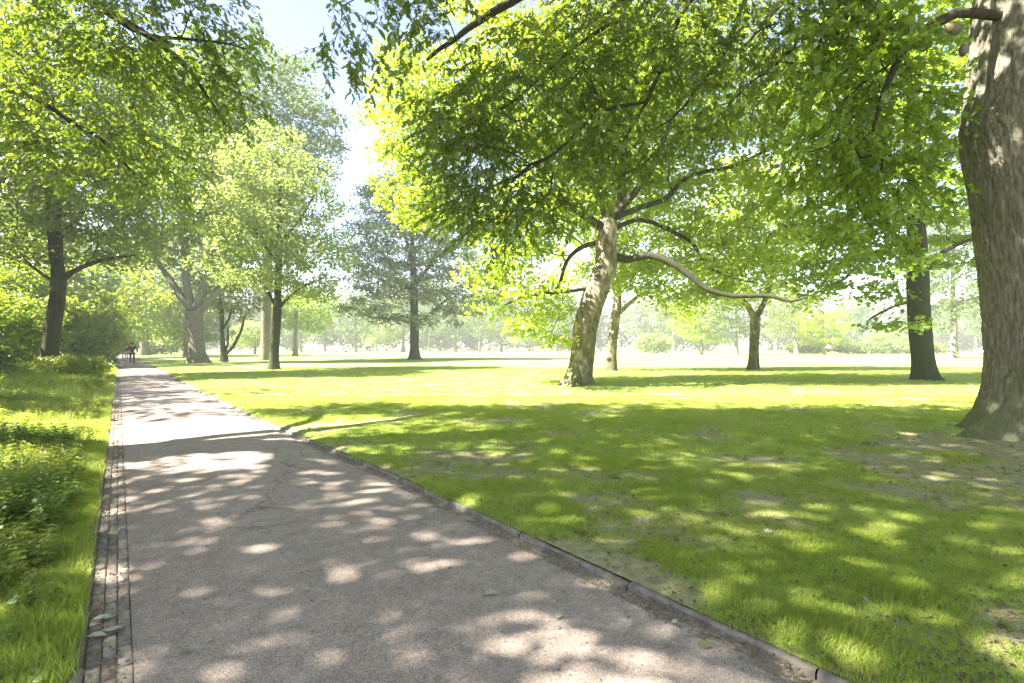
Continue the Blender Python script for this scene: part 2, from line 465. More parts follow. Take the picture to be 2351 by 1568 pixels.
def sheet(name, fa, side, Ys, offs, zf, mat):
    """from the line fa(Y) outwards by offs (side +1 / -1)"""
    Ys = np.asarray(Ys, float); offs = np.asarray(offs, float)
    X = fa(Ys)[:, None] + side * offs[None]
    Yg = np.repeat(Ys[:, None], len(offs), 1)
    Z = zf(X, Yg, offs[None] + 0 * X)
    V = np.stack([X, Yg, Z], 2).reshape(-1, 3)
    nx = len(offs)
    i = np.arange(len(Ys) - 1)[:, None] * nx + np.arange(nx - 1)[None]
    F = np.stack([i, i + 1, i + 1 + nx, i + nx], 2).reshape(-1, 4)
    if side < 0: F = F[:, ::-1]
    me = mesh_np(name, V, [F], mat, True)
    at = me.attributes.new('bare', 'FLOAT', 'POINT')
    b = bare(X, Yg) if side > 0 else bare_verge(X, Yg, offs[None] + 0 * X)
    at.data.foreach_set('value', b.ravel().astype(np.float32))
    return me

def bare(X, Y):
    """0 = full turf, 1 = bare"""
    p = np.stack([X, Y], -1)
    b = fbm(p * 1.3, 41, 5)
    near = np.clip((11 - Y) / 8, -0.35, 1) * 0.10 + np.exp(-((X - 6.3) ** 2 + (Y - 5.6) ** 2) / 5) * 0.2
    edge = np.exp(-(X - XRo(Y)) / 0.12) * 0.07
    return np.clip((b + near + edge - 0.56) * 4.5, 0, 1)
def bare_verge(X, Y, s):
    return np.clip((fbm(np.stack([X, Y], -1) * 1.4, 61) + np.clip((3.4 - Y) / 3, 0, 1) * .12 - .52) * 5, 0, 1)

def lawn_z(X, Y, s):
    e = np.clip(s / 0.8, 0, 1)
    r2 = (X - 7.97) ** 2 + (Y - 7.2) ** 2
    mound = 0.13 * np.exp(-r2 / 3.0)
    r3 = (X - 2.4) ** 2 + (Y - 17.5) ** 2
    return 0.022 + 0.025 * np.clip(s / 0.12, 0, 1) + e * (0.05 * (fbm(np.stack([X, Y], -1) * 0.35, 3) - 0.5) + 0.03 * (fbm(np.stack([X, Y], -1) * 2.2, 5) - 0.5)) + mound + 0.08 * np.exp(-r3 / 3.0)
def verge_z(X, Y, s):
    e = np.clip(s / 0.8, 0, 1)
    bank = 0.25 * np.clip((s - 1.5) / 14, 0, 1)
    return 0.02 + bank + e * (0.08 * (fbm(np.stack([X, Y], -1) * 0.5, 8) - 0.5) + 0.03 * (fbm(np.stack([X, Y], -1) * 2.5, 9) - 0.5))

YN = np.concatenate([np.arange(-30, 0, 1.5), np.arange(0, 12, 0.12), np.arange(12, 30, 0.4), np.arange(30, 120, 2.5), np.arange(120, 330, 12)])
ON = np.concatenate([np.arange(0, 12, 0.12), np.arange(12, 30, 0.5), np.arange(30, 90, 3), np.arange(90, 380, 15)])
def XRo(Y): return XR(np.minimum(Y, 219)) + KERB_R - 0.785 * np.maximum(np.asarray(Y, float) - 219, 0)
def XLo(Y): return XL(Y) - BAND_L - KERB_L
g = strip('ground', lambda Y: Y * 0 - 320, lambda Y: Y * 0 + 330, np.linspace(-40, 340, 12), 12, lambda X, Y: X * 0 - 0.09, M['ground'])
tag(obj('ground', g), 'bare subsoil beneath lawn and path', kind='structure')
lawn = obj('lawn', sheet('lawn', XRo, 1, YN, ON, lawn_z, M['lawn'])); tag(lawn, 'wide park lawn in dappled shade right of the path', kind='structure')
vo_ = np.concatenate([np.arange(0, 10, 0.14), np.arange(10, 30, 0.6), np.arange(30, 150, 6)])
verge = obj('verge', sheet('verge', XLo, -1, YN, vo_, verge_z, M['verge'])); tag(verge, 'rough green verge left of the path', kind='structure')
def crown_z(X, Y):
    a, b = XL(Y), XR(Y)
    t = np.clip((X - a) / np.maximum(b - a, .1), 0, 1)
    return 0.0 + 0.035 * 4 * t * (1 - t) + 0.004 * (fbm(np.stack([X, Y], -1) * 1.5, 2) - 0.5)
YP = np.concatenate([np.arange(-30, 0, 1), np.arange(0, 20, 0.2), np.arange(20, 219, 2)])
path = obj('path', strip('path', lambda Y: XL(Y), lambda Y: XR(Y) - GUT_R - 0.05 * (fbm(np.stack([Y * 0.8, Y * 0], -1), 4) - 0.5), YP, 26, crown_z, M['asphalt']))
tag(path, 'grey asphalt footpath running away to the left', kind='structure')
obj_g = obj('gutter', strip('gutter', lambda Y: XR(Y) - GUT_R - 0.06, lambda Y: XR(Y) + 0.02, YP, 8,
        lambda X, Y: -0.012 + 0.02 * (fbm(np.stack([X, Y], -1) * 9, 12) - 0.5), M['dirt']))
tag(obj_g, 'dirt filled gutter between asphalt and right kerb', kind='structure')
bed = obj('brick_band', strip('bed', lambda Y: XL(Y) - BAND_L - 0.01, lambda Y: XL(Y) + 0.004, YP, 4, lambda X, Y: X * 0 - 0.012, M['dirt']))
tag(bed, 'narrow brick band along the left edge of the asphalt', kind='structure')

def brick_mesh(L_, W_, H_, b, mat, seed):
    """bevelled brick, top at z=0"""
    rg = random.Random(seed)
    x, y = L_ / 2, W_ / 2
    j = lambda: rg.uniform(-0.0015, 0.0015)
    V = [(-x, -y, -H_), (x, -y, -H_), (x, y, -H_), (-x, y, -H_),
         (-x, -y, -b), (x, -y, -b), (x, y, -b), (-x, y, -b),
         (-x + b + j(), -y + b + j(), j()), (x - b + j(), -y + b + j(), j()), (x - b + j(), y - b + j(), j()), (-x + b + j(), y - b + j(), j())]
    F = [(0, 1, 5, 4), (1, 2, 6, 5), (2, 3, 7, 6), (3, 0, 4, 7), (4, 5, 9, 8), (5, 6, 10, 9), (6, 7, 11, 10), (7, 4, 8, 11), (8, 9, 10, 11)]
    return mesh_np('brick', np.array(V), [np.array(F)], mat)
bl, bw = 0.205, 0.0575
BR = [brick_mesh(bl - 0.02, bw - 0.006, 0.03, 0.006, M['brick' if i % 3 else 'brick2'], i) for i in range(6)]
rg = random.Random(3)
cosP = PD.y
rest = MB(); nb = 0
for row in range(0, 560):
    for c in range(3):
        s = -0.35 + row * bl + (c % 2) * bl * 0.5 + rg.uniform(-.004, .004)
        Y = 1.75 + s * cosP
        off = (c + 0.5) / 3 * BAND_L
        X = float(XL(Y)) - off
        # perpendicular columns are skewed along X, shift along the path so the courses sit square to it
        z = 0.004 + rg.uniform(-0.008, 0.005) - (0.004 if c == 1 else 0)
        if rg.random() < 0.03 and nb > 12: continue
        if nb < 300:
            o = bpy.data.objects.new('brick', BR[rg.randrange(6)])
            o.location = (X, Y, z); o.rotation_euler = (rg.uniform(-.03, .03), rg.uniform(-.02, .02), PANG + rg.uniform(-.025, .025))
            link(o, bed); nb += 1
        else:
            rest.box((X, Y, z - 0.015), (bl - 0.008, bw - 0.005, 0.03), PANG)
if rest.n:
    o = rest.build('distant_bricks', M['brick'], bed); o['kind'] = 'stuff'

def kerb_line(name, label, fx, width, top, length, y0, y1, parent_mat, seed):
    par = MB()
    root = None
    rg = random.Random(seed)
    ms = []
    for v in range(4):
        n = 9
        rr = random.Random(seed * 10 + v)
        V = []; F = []
        for i in range(n):
            x = -length / 2 + 0.004 + (length - 0.008) * i / (n - 1)
            a, b_, t = width / 2 + rr.uniform(-.003, .003), 0.010 + rr.uniform(0, .006), rr.uniform(-.003, .003)
            V += [(x, -a, -0.12), (x, -a, -b_), (x, -a + b_, t), (x, a - b_, t), (x, a, -b_), (x, a, -0.12)]
        for i in range(n - 1):
            for k in range(5):
                q = i * 6 + k
                F.append((q, q + 6, q + 7, q + 1))
        V = np.array(V); m = mesh_np('kerb_stone', V, [np.array(F)[:, ::-1], np.array([(0, 1, 4, 5), (1, 2, 3, 4), ((n-1)*6+5, (n-1)*6+4, (n-1)*6+1, (n-1)*6+0), ((n-1)*6+4, (n-1)*6+3, (n-1)*6+2, (n-1)*6+1)])], parent_mat)
        ms.append(m)
    root = empty(name, (float(fx(2.0)), 2.0, 0))
    tag(root, label, kind='structure')
    Y = y0; k = 0
    while Y < y1:
        dx = float(fx(Y + .4) - fx(Y)) / .4
        ang = math.atan2(1, dx); c = math.sin(ang)
        Ym = Y + length * c / 2
        o = bpy.data.objects.new('kerb_stone', ms[rg.randrange(4)])
        o.location = (float(fx(Ym)) - root.location.x, Ym - 2.0, top + rg.uniform(-.005, .004))
        o.rotation_euler = (rg.uniform(-.03, .03), rg.uniform(-.004, .004), ang + rg.uniform(-.004, .004))
        link(o, root); k += 1
        Y += length * c
    return root
sx = 1 / 0.788
kerb_line('kerb', 'low weathered concrete kerb between gutter and lawn', lambda Y: XR(Y) + KERB_R / 2, 0.052, 0.024, 1.0, -12, 105, M['kerb'], 4)
kerb_line('edging', 'thin concrete edging left of the brick band', lambda Y: XL(Y) - BAND_L - KERB_L / 2 - 0.003, 0.055, 0.012, 1.0, -12, 105, M['kerb'], 5)

# ---------------------------------------------------------------- leaves
def tmpl(kind):
    if kind == 'rhomb':
        v = [(0, 0, 0), (.48, .34, .07), (1, 0, -.08), (.48, -.34, .07)]
        t = [(0, 2, 1), (0, 3, 2)]
    elif kind == 'oak':     # deeply lobed
        v = [(0, 0, 0), (.22, .10, .01), (.30, .32, .05), (.42, .11, .02), (.60, .38, .05), (.66, .12, .02), (.86, .22, 0), (1, 0, -.07),
             (.86, -.22, 0), (.66, -.12, .02), (.60, -.38, .05), (.42, -.11, .02), (.30, -.32, .05), (.22, -.10, .01)]
        t = [(0, 3, 1), (1, 3, 2), (0, 7, 3), (3, 5, 4), (3, 7, 5), (5, 7, 6),
             (0, 13, 11), (13, 12, 11), (0, 11, 7), (11, 10, 9), (11, 9, 7), (9, 8, 7)]
    elif kind == 'maple':   # palm of five points
        v = [(0, 0, 0), (.12, .42, .04), (.40, .24, .02), (.62, .50, .03), (.66, .16, .01), (1, 0, -.08), (.66, -.16, .01), (.62, -.50, .03), (.40, -.24, .02), (.12, -.42, .04)]
        t = [(0, 2, 1), (0, 4, 2), (2, 4, 3), (0, 5, 4), (0, 6, 5), (0, 8, 6), (8, 7, 6), (0, 9, 8)]
    elif kind == 'oval':
        v = [(0, 0, 0), (.3, .24, .04), (.7, .22, .02), (1, 0, -.08), (.7, -.22, .02), (.3, -.24, .04)]
        t = [(0, 2, 1), (0, 3, 2), (0, 4, 3), (0, 5, 4)]
    return np.array(v, float), np.array(t, int)

def leaf_arrays(C, A, Nn, S, kind, wid=1.0):
    v, t = tmpl(kind)
    A = A / (np.linalg.norm(A, axis=1, keepdims=True) + 1e-9)
    B = np.cross(Nn, A); B /= np.linalg.norm(B, axis=1, keepdims=True) + 1e-9
    Nn = np.cross(A, B)
    V = C[:, None] + S[:, None, None] * (v[None, :, 0:1] * A[:, None] + wid * v[None, :, 1:2] * B[:, None] + v[None, :, 2:3] * Nn[:, None])
    F = t[None] + (np.arange(len(C)) * len(v))[:, None, None]
    return V.reshape(-1, 3), F.reshape(-1, 3)

def cloud(centers, per, rad, flat, size, rng, up=0.7, droop=0.25, hollow=0.0):
    """random leaves round the cluster centres"""
    n = len(centers) * per
    c = np.repeat(centers, per, 0)
    rr = np.repeat(rng.uniform(.65, 1.35, len(centers)) * rad, per)
    d = rng.normal(size=(n, 3)); d[:, 2] *= flat
    nd = np.linalg.norm(d, axis=1, keepdims=True)
    d = d / nd * (rng.uniform(0.15, 1, n) ** 0.55)[:, None]
    d[:, 2] *= flat if flat < 1 else 1
    C = c + d * rr[:, None]
    Nn = rng.normal(size=(n, 3)); Nn /= np.linalg.norm(Nn, axis=1, keepdims=True)
    Nn = Nn * (1 - up) + np.array([0, 0, 1.0]) * up + d * 0.35
    A = rng.normal(size=(n, 3)); A[:, 2] = A[:, 2] * 0.5 - droop
    S = size * rng.uniform(.6, 1.3, n)
    return C, A, Nn, S

def sprays(centers, dirs, per_twig, ntwig, tlen, size, rng, droop=0.6):
    """leafy twigs: returns leaves + twig chains"""
    m = len(centers) * ntwig
    c = np.repeat(centers, ntwig, 0); d0 = np.repeat(dirs, ntwig, 0)
    d = d0 * 0.9 + rng.normal(size=(m, 3)) * 0.75; d[:, 2] = d[:, 2] * 0.55 - 0.12
    d /= np.linalg.norm(d, axis=1, keepdims=True)
    Lh = tlen * rng.uniform(.5, 1.25, m)
    s0 = c + rng.normal(size=(m, 3)) * tlen * 0.22
    tt = np.linspace(0, 1, 5)
    pts = s0[:, None] + d[:, None] * (tt[None, :, None] * Lh[:, None, None])
    pts[:, :, 2] -= droop * Lh[:, None] * tt[None] ** 2 * rng.uniform(.3, 1.2, m)[:, None]
    u = np.tile(np.linspace(0.12, 1.0, per_twig), (m, 1)) + rng.uniform(-.04, .04, (m, per_twig))
    u = np.clip(u, 0, 1)
    iu = np.minimum((u * 4).astype(int), 3); fu = u * 4 - iu
    ar = np.arange(m)[:, None]
    pos = pts[ar, iu] * (1 - fu)[..., None] + pts[ar, iu + 1] * fu[..., None]
    tan = pts[ar, iu + 1] - pts[ar, iu]; tan /= np.linalg.norm(tan, axis=2, keepdims=True) + 1e-9
    side = np.cross(tan, np.array([0, 0, 1.0])); side /= np.linalg.norm(side, axis=2, keepdims=True) + 1e-6
    sg = np.where((np.arange(per_twig) % 2) == 0, 1.0, -1.0)[None, :, None] * np.ones((m, per_twig, 1))
    A = tan * rng.uniform(.3, 1.0, (m, per_twig, 1)) + side * sg * rng.uniform(.5, 1.1, (m, per_twig, 1)) + rng.normal(size=(m, per_twig, 3)) * 0.25
    A[..., 2] -= rng.uniform(0.1, 0.9, (m, per_twig))
    Nn = rng.normal(size=(m, per_twig, 3)) * 0.55 + np.array([0, 0, 1.0])
    S = size * rng.uniform(.6, 1.25, (m, per_twig))
    chains = [pts[i] for i in range(m)]
    rads = [np.linspace(0.005, 0.0022, 5) for _ in range(m)]
    return (pos.reshape(-1, 3), A.reshape(-1, 3), Nn.reshape(-1, 3), S.ravel()), chains, rads

# ---------------------------------------------------------------- tree skeletons
class Skel:
    def __init__(s): s.p = []; s.par = []; s.r = []; s.limb = []; s.fix = []
    def add(s, p, par, r, limb, fix):
        s.p.append(p); s.par.append(par); s.r.append(r); s.limb.append(limb); s.fix.append(fix); return len(s.p) - 1
    def poly(s, pts, rad, par, limb, step=0.5, jit=0.0, rng=None):
        pts = np.array(pts, float); rad = np.array(rad, float)
        P_ = np.vstack([2 * pts[0] - pts[1], pts, 2 * pts[-1] - pts[-2]])
        out = []; rr = []
        for i in range(len(pts) - 1):
            L_ = np.linalg.norm(pts[i + 1] - pts[i]); n = max(2, int(L_ / step))
            t = np.arange(n)[:, None] / n
            a, b, c, d = P_[i], P_[i + 1], P_[i + 2], P_[i + 3]
            out.append(0.5 * ((2 * b) + (-a + c) * t + (2 * a - 5 * b + 4 * c - d) * t ** 2 + (-a + 3 * b - 3 * c + d) * t ** 3))
            rr.append(rad[i] + (rad[i + 1] - rad[i]) * t[:, 0])
        out.append(pts[-1:]); rr.append(rad[-1:])
        out = np.concatenate(out); rr = np.concatenate(rr)
        if jit and rng is not None:
            out[1:] += rng.normal(size=(len(out) - 1, 3)) * jit
        idx = []
        for q, r_ in zip(out, rr):
            par = s.add(q, par, r_, limb, 1); idx.append(par)
        return idx
    def nearest(s, p):
        a = np.array(s.p); return int(np.argmin(((a - np.array(p)) ** 2).sum(1)))
    def grow(s, centers, rng, zmin, seg=0.7, sag=0.0, r0=0.009, trunkpen=0.0):
        cap = len(s.p) + len(centers) * 14
        A = np.zeros((cap, 3)); D = np.zeros((cap, 3)); n = len(s.p)
        A[:n] = np.array(s.p)
        par = np.array(s.par)
        D[:n] = A[:n] - A[np.maximum(par, 0)]
        pen = np.zeros(cap); pen[:n] = (A[:n, 2] < zmin) * 50
        pen[:n] += trunkpen * (np.array(s.limb) == 0)
        d0 = np.array([np.sqrt(((A[:n] - c) ** 2).sum(1)).min() for c in centers])
        ends = np.zeros((len(centers), 3)); dirs = np.zeros((len(centers), 3))
        for ci in np.argsort(d0):
            c = centers[ci]
            v = c - A[:n]; dist = np.sqrt((v ** 2).sum(1))
            cosang = (v * D[:n]).sum(1) / (dist * (np.sqrt((D[:n] ** 2).sum(1)) + 1e-6) + 1e-6)
            j = int(np.argmin(dist * (1.25 - 0.35 * cosang) + pen[:n] + np.maximum(A[:n, 2] - c[2], 0) * 0.15))
            p0 = A[j]; L_ = dist[j]
            dd = D[j] / (np.linalg.norm(D[j]) + 1e-6)
            ctrl = p0 + dd * L_ * 0.35 + (c - p0) * 0.25 + np.array([0, 0, (0.10 + sag) * L_])
            k = max(1, min(12, int(math.ceil(L_ / seg))))
            last = j
            for q in range(1, k + 1):
                t = q / k
                pt = (1 - t) ** 2 * p0 + 2 * t * (1 - t) * ctrl + t * t * c
                if q < k: pt = pt + rng.normal(size=3) * 0.05 * seg
                last = s.add(pt, last, r0, s.limb[last], 0)
                A[n] = pt; D[n] = pt - A[s.par[last]]; n += 1
            dirs[ci] = c - p0; ends[ci] = c
        dirs /= np.linalg.norm(dirs, axis=1, keepdims=True) + 1e-6
        return dirs
    def radii(s, e=2.35, tip=0.009):
        n = len(s.p); acc = np.zeros(n); r = np.array(s.r, float)
        haschild = np.zeros(n, bool)
        for i in range(n - 1, -1, -1):
            base = acc[i] ** (1 / e) if acc[i] > 0 else tip
            base = min(base * 1.012, 0.5)
            if s.fix[i]: base = max(r[i], min(base, r[i] * 1.35))
            r[i] = base
            if s.par[i] >= 0: acc[s.par[i]] += base ** e if not s.fix[i] else base ** e
        s.R = r; return r
    def chains(s):
        n = len(s.p); ch = [[] for _ in range(n)]
        for i in range(n):
            if s.par[i] >= 0: ch[s.par[i]].append(i)
        out = []
        roots = [i for i in range(n) if s.par[i] < 0]
        st = [(r_, -1) for r_ in roots]
        while st:
            i, pa = st.pop()
            c = [pa] if pa >= 0 else []
            first = i
            while True:
                c.append(i)
                if not ch[i]: break
                same = [k for k in ch[i] if s.limb[k] == s.limb[i]] or []
                if not same:
                    st += [(k, i) for k in ch[i]]; break
                b = max(same, key=lambda k: (s.fix[k], s.R[k]))
                st += [(k, i) for k in ch[i] if k != b]
                i = b
            out.append((s.limb[first], c))
        return out

def wood(s, root, mat, base, flare=None, names=True, minr=0.0, trunk_k=20, extra=None, limb_mat=None):
    """builds trunk + branch parts from a skeleton; base = world origin"""
    Pn = np.array(s.p) - np.array(base)
    byl = {}
    for lb, c in s.chains():
        rad = s.R[c].copy()
        if len(c) > 1 and s.par[c[1]] == c[0] and c[0] != 0 and s.par[c[0]] != -1:
            rad[0] = min(rad[0], rad[1] * 1.15)
        elif len(c) > 1 and lb != s.limb[c[0]]:
            rad[0] = min(rad[0], rad[1] * 1.15)
        if len(rad) > 3: rad = rad * (1 + 0.10 * (vnoise(np.array(c)[:, None] * np.array([[0.37, 0.11]]), 3) - 0.5))
        if rad.max() < minr: continue
        rm = rad.max()
        k = trunk_k if rm > 0.25 else 10 if rm > 0.1 else 6 if rm > 0.035 else 4 if rm > 0.015 else 3
        byl.setdefault(lb if names else 0, {}).setdefault(k, []).append((Pn[c], rad))
    if extra:
        byl.setdefault(extra[0], {}).setdefault(3, []).extend(extra[1])
    for lb in sorted(byl):
        Vs = []; Fs = []; n = 0
        for k, lst in byl[lb].items():
            V, F = tubes([a for a, _ in lst], [b for _, b in lst], k)
            if lb == 0 and flare is not None and k == trunk_k:
                ang = np.arctan2(V[:, 1], V[:, 0])
                f = flare(V, ang)
                ctr = np.repeat(np.concatenate([a for a, _ in lst]), k, 0)
                V = ctr + (V - ctr) * f[:, None]
            Vs.append(V); Fs.append(F + n); n += len(V)
        me = mesh_np('trunk' if lb == 0 else 'branch', np.concatenate(Vs), [np.concatenate(Fs)], mat if lb == 0 or limb_mat is None else limb_mat, True)
        obj('trunk' if lb == 0 else 'branch', me, root)

def flare_fn(amt=0.55, h=0.7, lobes=5, ph=0.0, rough=0.04):
    def f(V, ang):
        z = np.maximum(V[:, 2], 0)
        e = np.exp(-z / h)
        l = 0.5 + 0.5 * np.cos(ang * lobes + ph + np.sin(ang * 2 + ph) * 0.8)
        nz = fbm(np.stack([np.cos(ang) * 1.5, np.sin(ang) * 1.5, V[:, 2] * 0.8], -1), 3) - 0.5
        return 1 + e * amt * (0.55 + 0.7 * l) + nz * rough * 4
    return f

def in_blobs(blobs, n, rng, shell=0.45, mind=0.0):
    """points in a union of ellipsoids, denser towards the skin; blobs ((c),(r),weight)"""
    wgt = np.array([b[2] * b[1][0] * b[1][1] * b[1][2] for b in blobs]); wgt = wgt / wgt.sum()
    cnt = rng.multinomial(int(n * (2.2 if mind else 1)), wgt)
    out = []
    for b, m in zip(blobs, cnt):
        d = rng.normal(size=(m, 3)); d /= np.linalg.norm(d, axis=1, keepdims=True)
        rr = rng.uniform(shell ** 3, 1, m) ** (1 / 3)
        out.append(np.array(b[0]) + d * rr[:, None] * np.array(b[1]))
    out = np.concatenate(out); rng.shuffle(out)
    if mind:
        keep = []
        K = np.zeros((0, 3))
        cell = {}
        for p in out:
            key = tuple((p // mind).astype(int)); ok = True
            for dx in (-1, 0, 1):
                for dy in (-1, 0, 1):
                    for dz in (-1, 0, 1):
                        for q in cell.get((key[0]+dx, key[1]+dy, key[2]+dz), ()):
                            if ((p - q) ** 2).sum() < mind * mind: ok = False; break
            if ok:
                cell.setdefault(key, []).append(p); keep.append(p)
            if len(keep) >= n: break
        out = np.array(keep)
    return out

def crown_obj(root, base, leaves, kind, mat, wid=1.0, name='crown'):
    C, A, Nn, S = [np.concatenate([l[i] for l in leaves]) for i in range(4)]
    V, F = leaf_arrays(C - np.array(base), A, Nn, S, kind, wid)
    o = obj(name, mesh_np(name, V, [F], mat), root); o['kind'] = 'stuff'
    return o

# picture-measured blob: pixel centre, depth, pixel radii, depth radius
def BL(x, y, Y, rx, ry, rd, w=1.0):
    return (P(x, y, Y), (rx / FOC * Y, rd, ry / FOC * Y), w)
def PP(pts, Y):
    """print pixels (x, y[, depth]) at depth Y -> points"""
    return [P(p[0], p[1], p[2] if len(p) > 2 else Y) for p in pts]
def PR(rs, Y): return [r_ / FOC * Y for r_ in rs]

def build_tree(name, label, base, trunk, trad, limbs, blobs, ncl, per, crad, size, lmat, bmat, seed, kind='rhomb', flat=0.7,
               seg=0.8, zmin=None, flare=(0.4, 0.45, 5), shell=0.35, mind=0.0, up=0.6, group=None, trunk_k=20, tip=0.011, names=True, step=0.5, minr=0.0, wid=1.0, sag=0.0, cat='tree', limb_mat=None):
    rng = np.random.default_rng(seed)
    b = (base[0], base[1], base[2] if len(base) > 2 else 0.0)
    root = empty(name, b); tag(root, label, cat, group)
    s = Skel()
    idx = s.poly(trunk, trad, -1, 0, step, 0.0, rng)
    for li, (pts, rad) in enumerate(limbs):
        j = s.nearest(pts[0]); 
        s.poly([s.p[j]] + list(pts[1:]), rad, j, li + 1, step, 0.02 * step, rng)
    cen = in_blobs(blobs, ncl, rng, shell, mind)
    zm = zmin if zmin is not None else trunk[-1][2] * 0.45
    s.grow(cen, rng, zm, seg, sag)
    s.radii(tip=tip)
    fl = flare_fn(*flare, ph=seed) if flare else None
    wood(s, root, bmat, b, fl, names, minr, trunk_k, None, limb_mat)
    lv = cloud(cen, per, crad, flat, size, rng, up)
    crown_obj(root, b, [lv], kind, lmat, wid)
    return root

# ---------------------------------------------------------------- the leaning plane tree in the middle
YM = 17.5
bx, by = G(1335, 892)
tr = PP([(1326, 897), (1330, 860), (1337, 815), (1345, 742), (1364, 680), (1390, 610), (1391, 555), (1399, 505)], by)
trr = PR([33, 28, 24, 22, 26, 20, 19, 17], by)
lm = [
 (PP([(1390, 535), (1350, 500, 16.8), (1310, 470, 16.4), (1270, 440, 16.0), (1200, 400, 15.4), (1120, 360, 15)], by), PR([11, 10, 9, 7, 5, 3], by)),
 (PP([(1400, 510), (1425, 470, 17.8), (1428, 400, 18), (1432, 320, 18.2), (1440, 220, 18.5), (1450, 100, 18.6), (1440, -60, 18.6)], by), PR([14, 12, 10, 9, 7, 5, 3], by)),
 (PP([(1405, 500), (1450, 450, 17), (1500, 380, 16.5), (1530, 300, 16), (1570, 200, 15.6), (1600, 80, 15.4)], by), PR([9, 8, 7, 6, 4, 3], by)),
 (PP([(1405, 510), (1460, 480, 18), (1530, 455, 18.6), (1580, 405, 19), (1680, 382, 19.5), (1740, 355, 20), (1800, 325, 20.4)], by), PR([8, 7, 6, 5.5, 5, 4, 3], by)),
 (PP([(1392, 592), (1440, 596, 17.2), (1490, 586, 16.9), (1540, 602, 16.6), (1580, 630, 16.4), (1620, 662, 16.2), (1680, 680, 16), (1740, 678, 15.8), (1780, 682, 15.6), (1815, 692, 15.4), (1852, 680, 15.2)], by), PR([10, 8.2, 8, 7.8, 7, 6.3, 5.2, 4.6, 4, 3.2, 2.2], by)),
 (PP([(1400, 520), (1470, 505, 19), (1540, 530, 19.8), (1590, 560, 20.3), (1620, 610, 20.8), (1690, 640, 21.2), (1740, 650, 21.6)], by), PR([6.5, 5.5, 5, 4.5, 4, 3, 2], by)),
 (PP([(1385, 560), (1340, 565, 18.5), (1300, 600, 19.2), (1280, 660, 19.8), (1230, 690, 20.3)], by), PR([7, 6, 5, 4, 3], by)),
 (PP([(1370, 660), (1330, 665, 17), (1270, 672, 16.6), (1210, 680, 16.2), (1160, 700, 15.9)], by), PR([5, 4.5, 4, 3, 2.2], by)),
 (PP([(1394, 540), (1380, 470, 19), (1340, 400, 20), (1280, 330, 21), (1200, 250, 21.5), (1080, 200, 22)], by), PR([8, 7, 6, 5, 4, 3], by)),
]
bb = [BL(960, 270, 19, 95, 150, 2.6, 1.5), BL(1040, 200, 19.5, 130, 80, 2.5, 1.0), BL(930, 400, 18, 70, 60, 2, 1.3), BL(1000, 460, 18, 100, 60, 2.2, 1.2),
      BL(1145, 610, 17, 75, 60, 2.2, 2.6), BL(1210, 700, 17, 90, 55, 2.2, 1.9), BL(1200, 500, 18, 130, 80, 3, 0.9), BL(1330, 430, 20.5, 150, 110, 2.6, 0.8),
      BL(1300, 250, 19, 250, 160, 4, 0.8), BL(1500, 250, 19.5, 230, 190, 3.5, 0.7), BL(1640, 470, 20.5, 180, 100, 2.6, 0.9), BL(1560, 640, 20.5, 150, 60, 2.2, 1.0),
      BL(1700, 590, 19.5, 130, 70, 2.2, 1.1), BL(1450, 600, 21, 110, 80, 1.6, 0.7), BL(1400, 20, 19, 380, 130, 5, 0.25), BL(1720, 240, 19, 150, 130, 3, 0.6), BL(1260, 770, 16.5, 50, 25, 1.2, 1.3), BL(1600, 700, 16.2, 100, 18, .4, .8)]
build_tree('plane_tree', 'large leaning tree with mottled trunk and long low limb mid-lawn',
           (bx, by), tr, trr, lm, bb, 820, 120, 0.85, 0.165, M['plane'], M['planebark'], 11, limb_mat=M['darkbark'], kind='maple' if False else 'rhomb', flat=0.6, seg=0.7,  # limb bark darker than the trunk's, with crown shade put into its colour
           flare=(0.55, 0.32, 5), zmin=3.0, shell=0.25, mind=0.75, up=0.45, trunk_k=28, step=0.3, wid=1.15)

# ---------------------------------------------------------------- trees behind it on the right
def px_tree(name, label, x, y, trunk, trad, limbs, blobs, ncl, per, crad, size, lm_, bm_, seed, **kw):
    X, Y = G(x, y)
    t = [P(x, y + 4, Y)] + PP(trunk, Y)
    l = [(PP(a, Y), PR(r_, Y)) for a, r_ in limbs]
    b = [BL(q[0], q[1], Y + q[4], q[2], q[3], q[5] if len(q) > 5 else q[2] / FOC * Y * .9, q[6] if len(q) > 6 else 1.0) for q in blobs]
    return build_tree(name, label, (X, Y), t, PR(trad, Y), l, b, ncl, per, crad, size, lm_, bm_, seed, **kw)

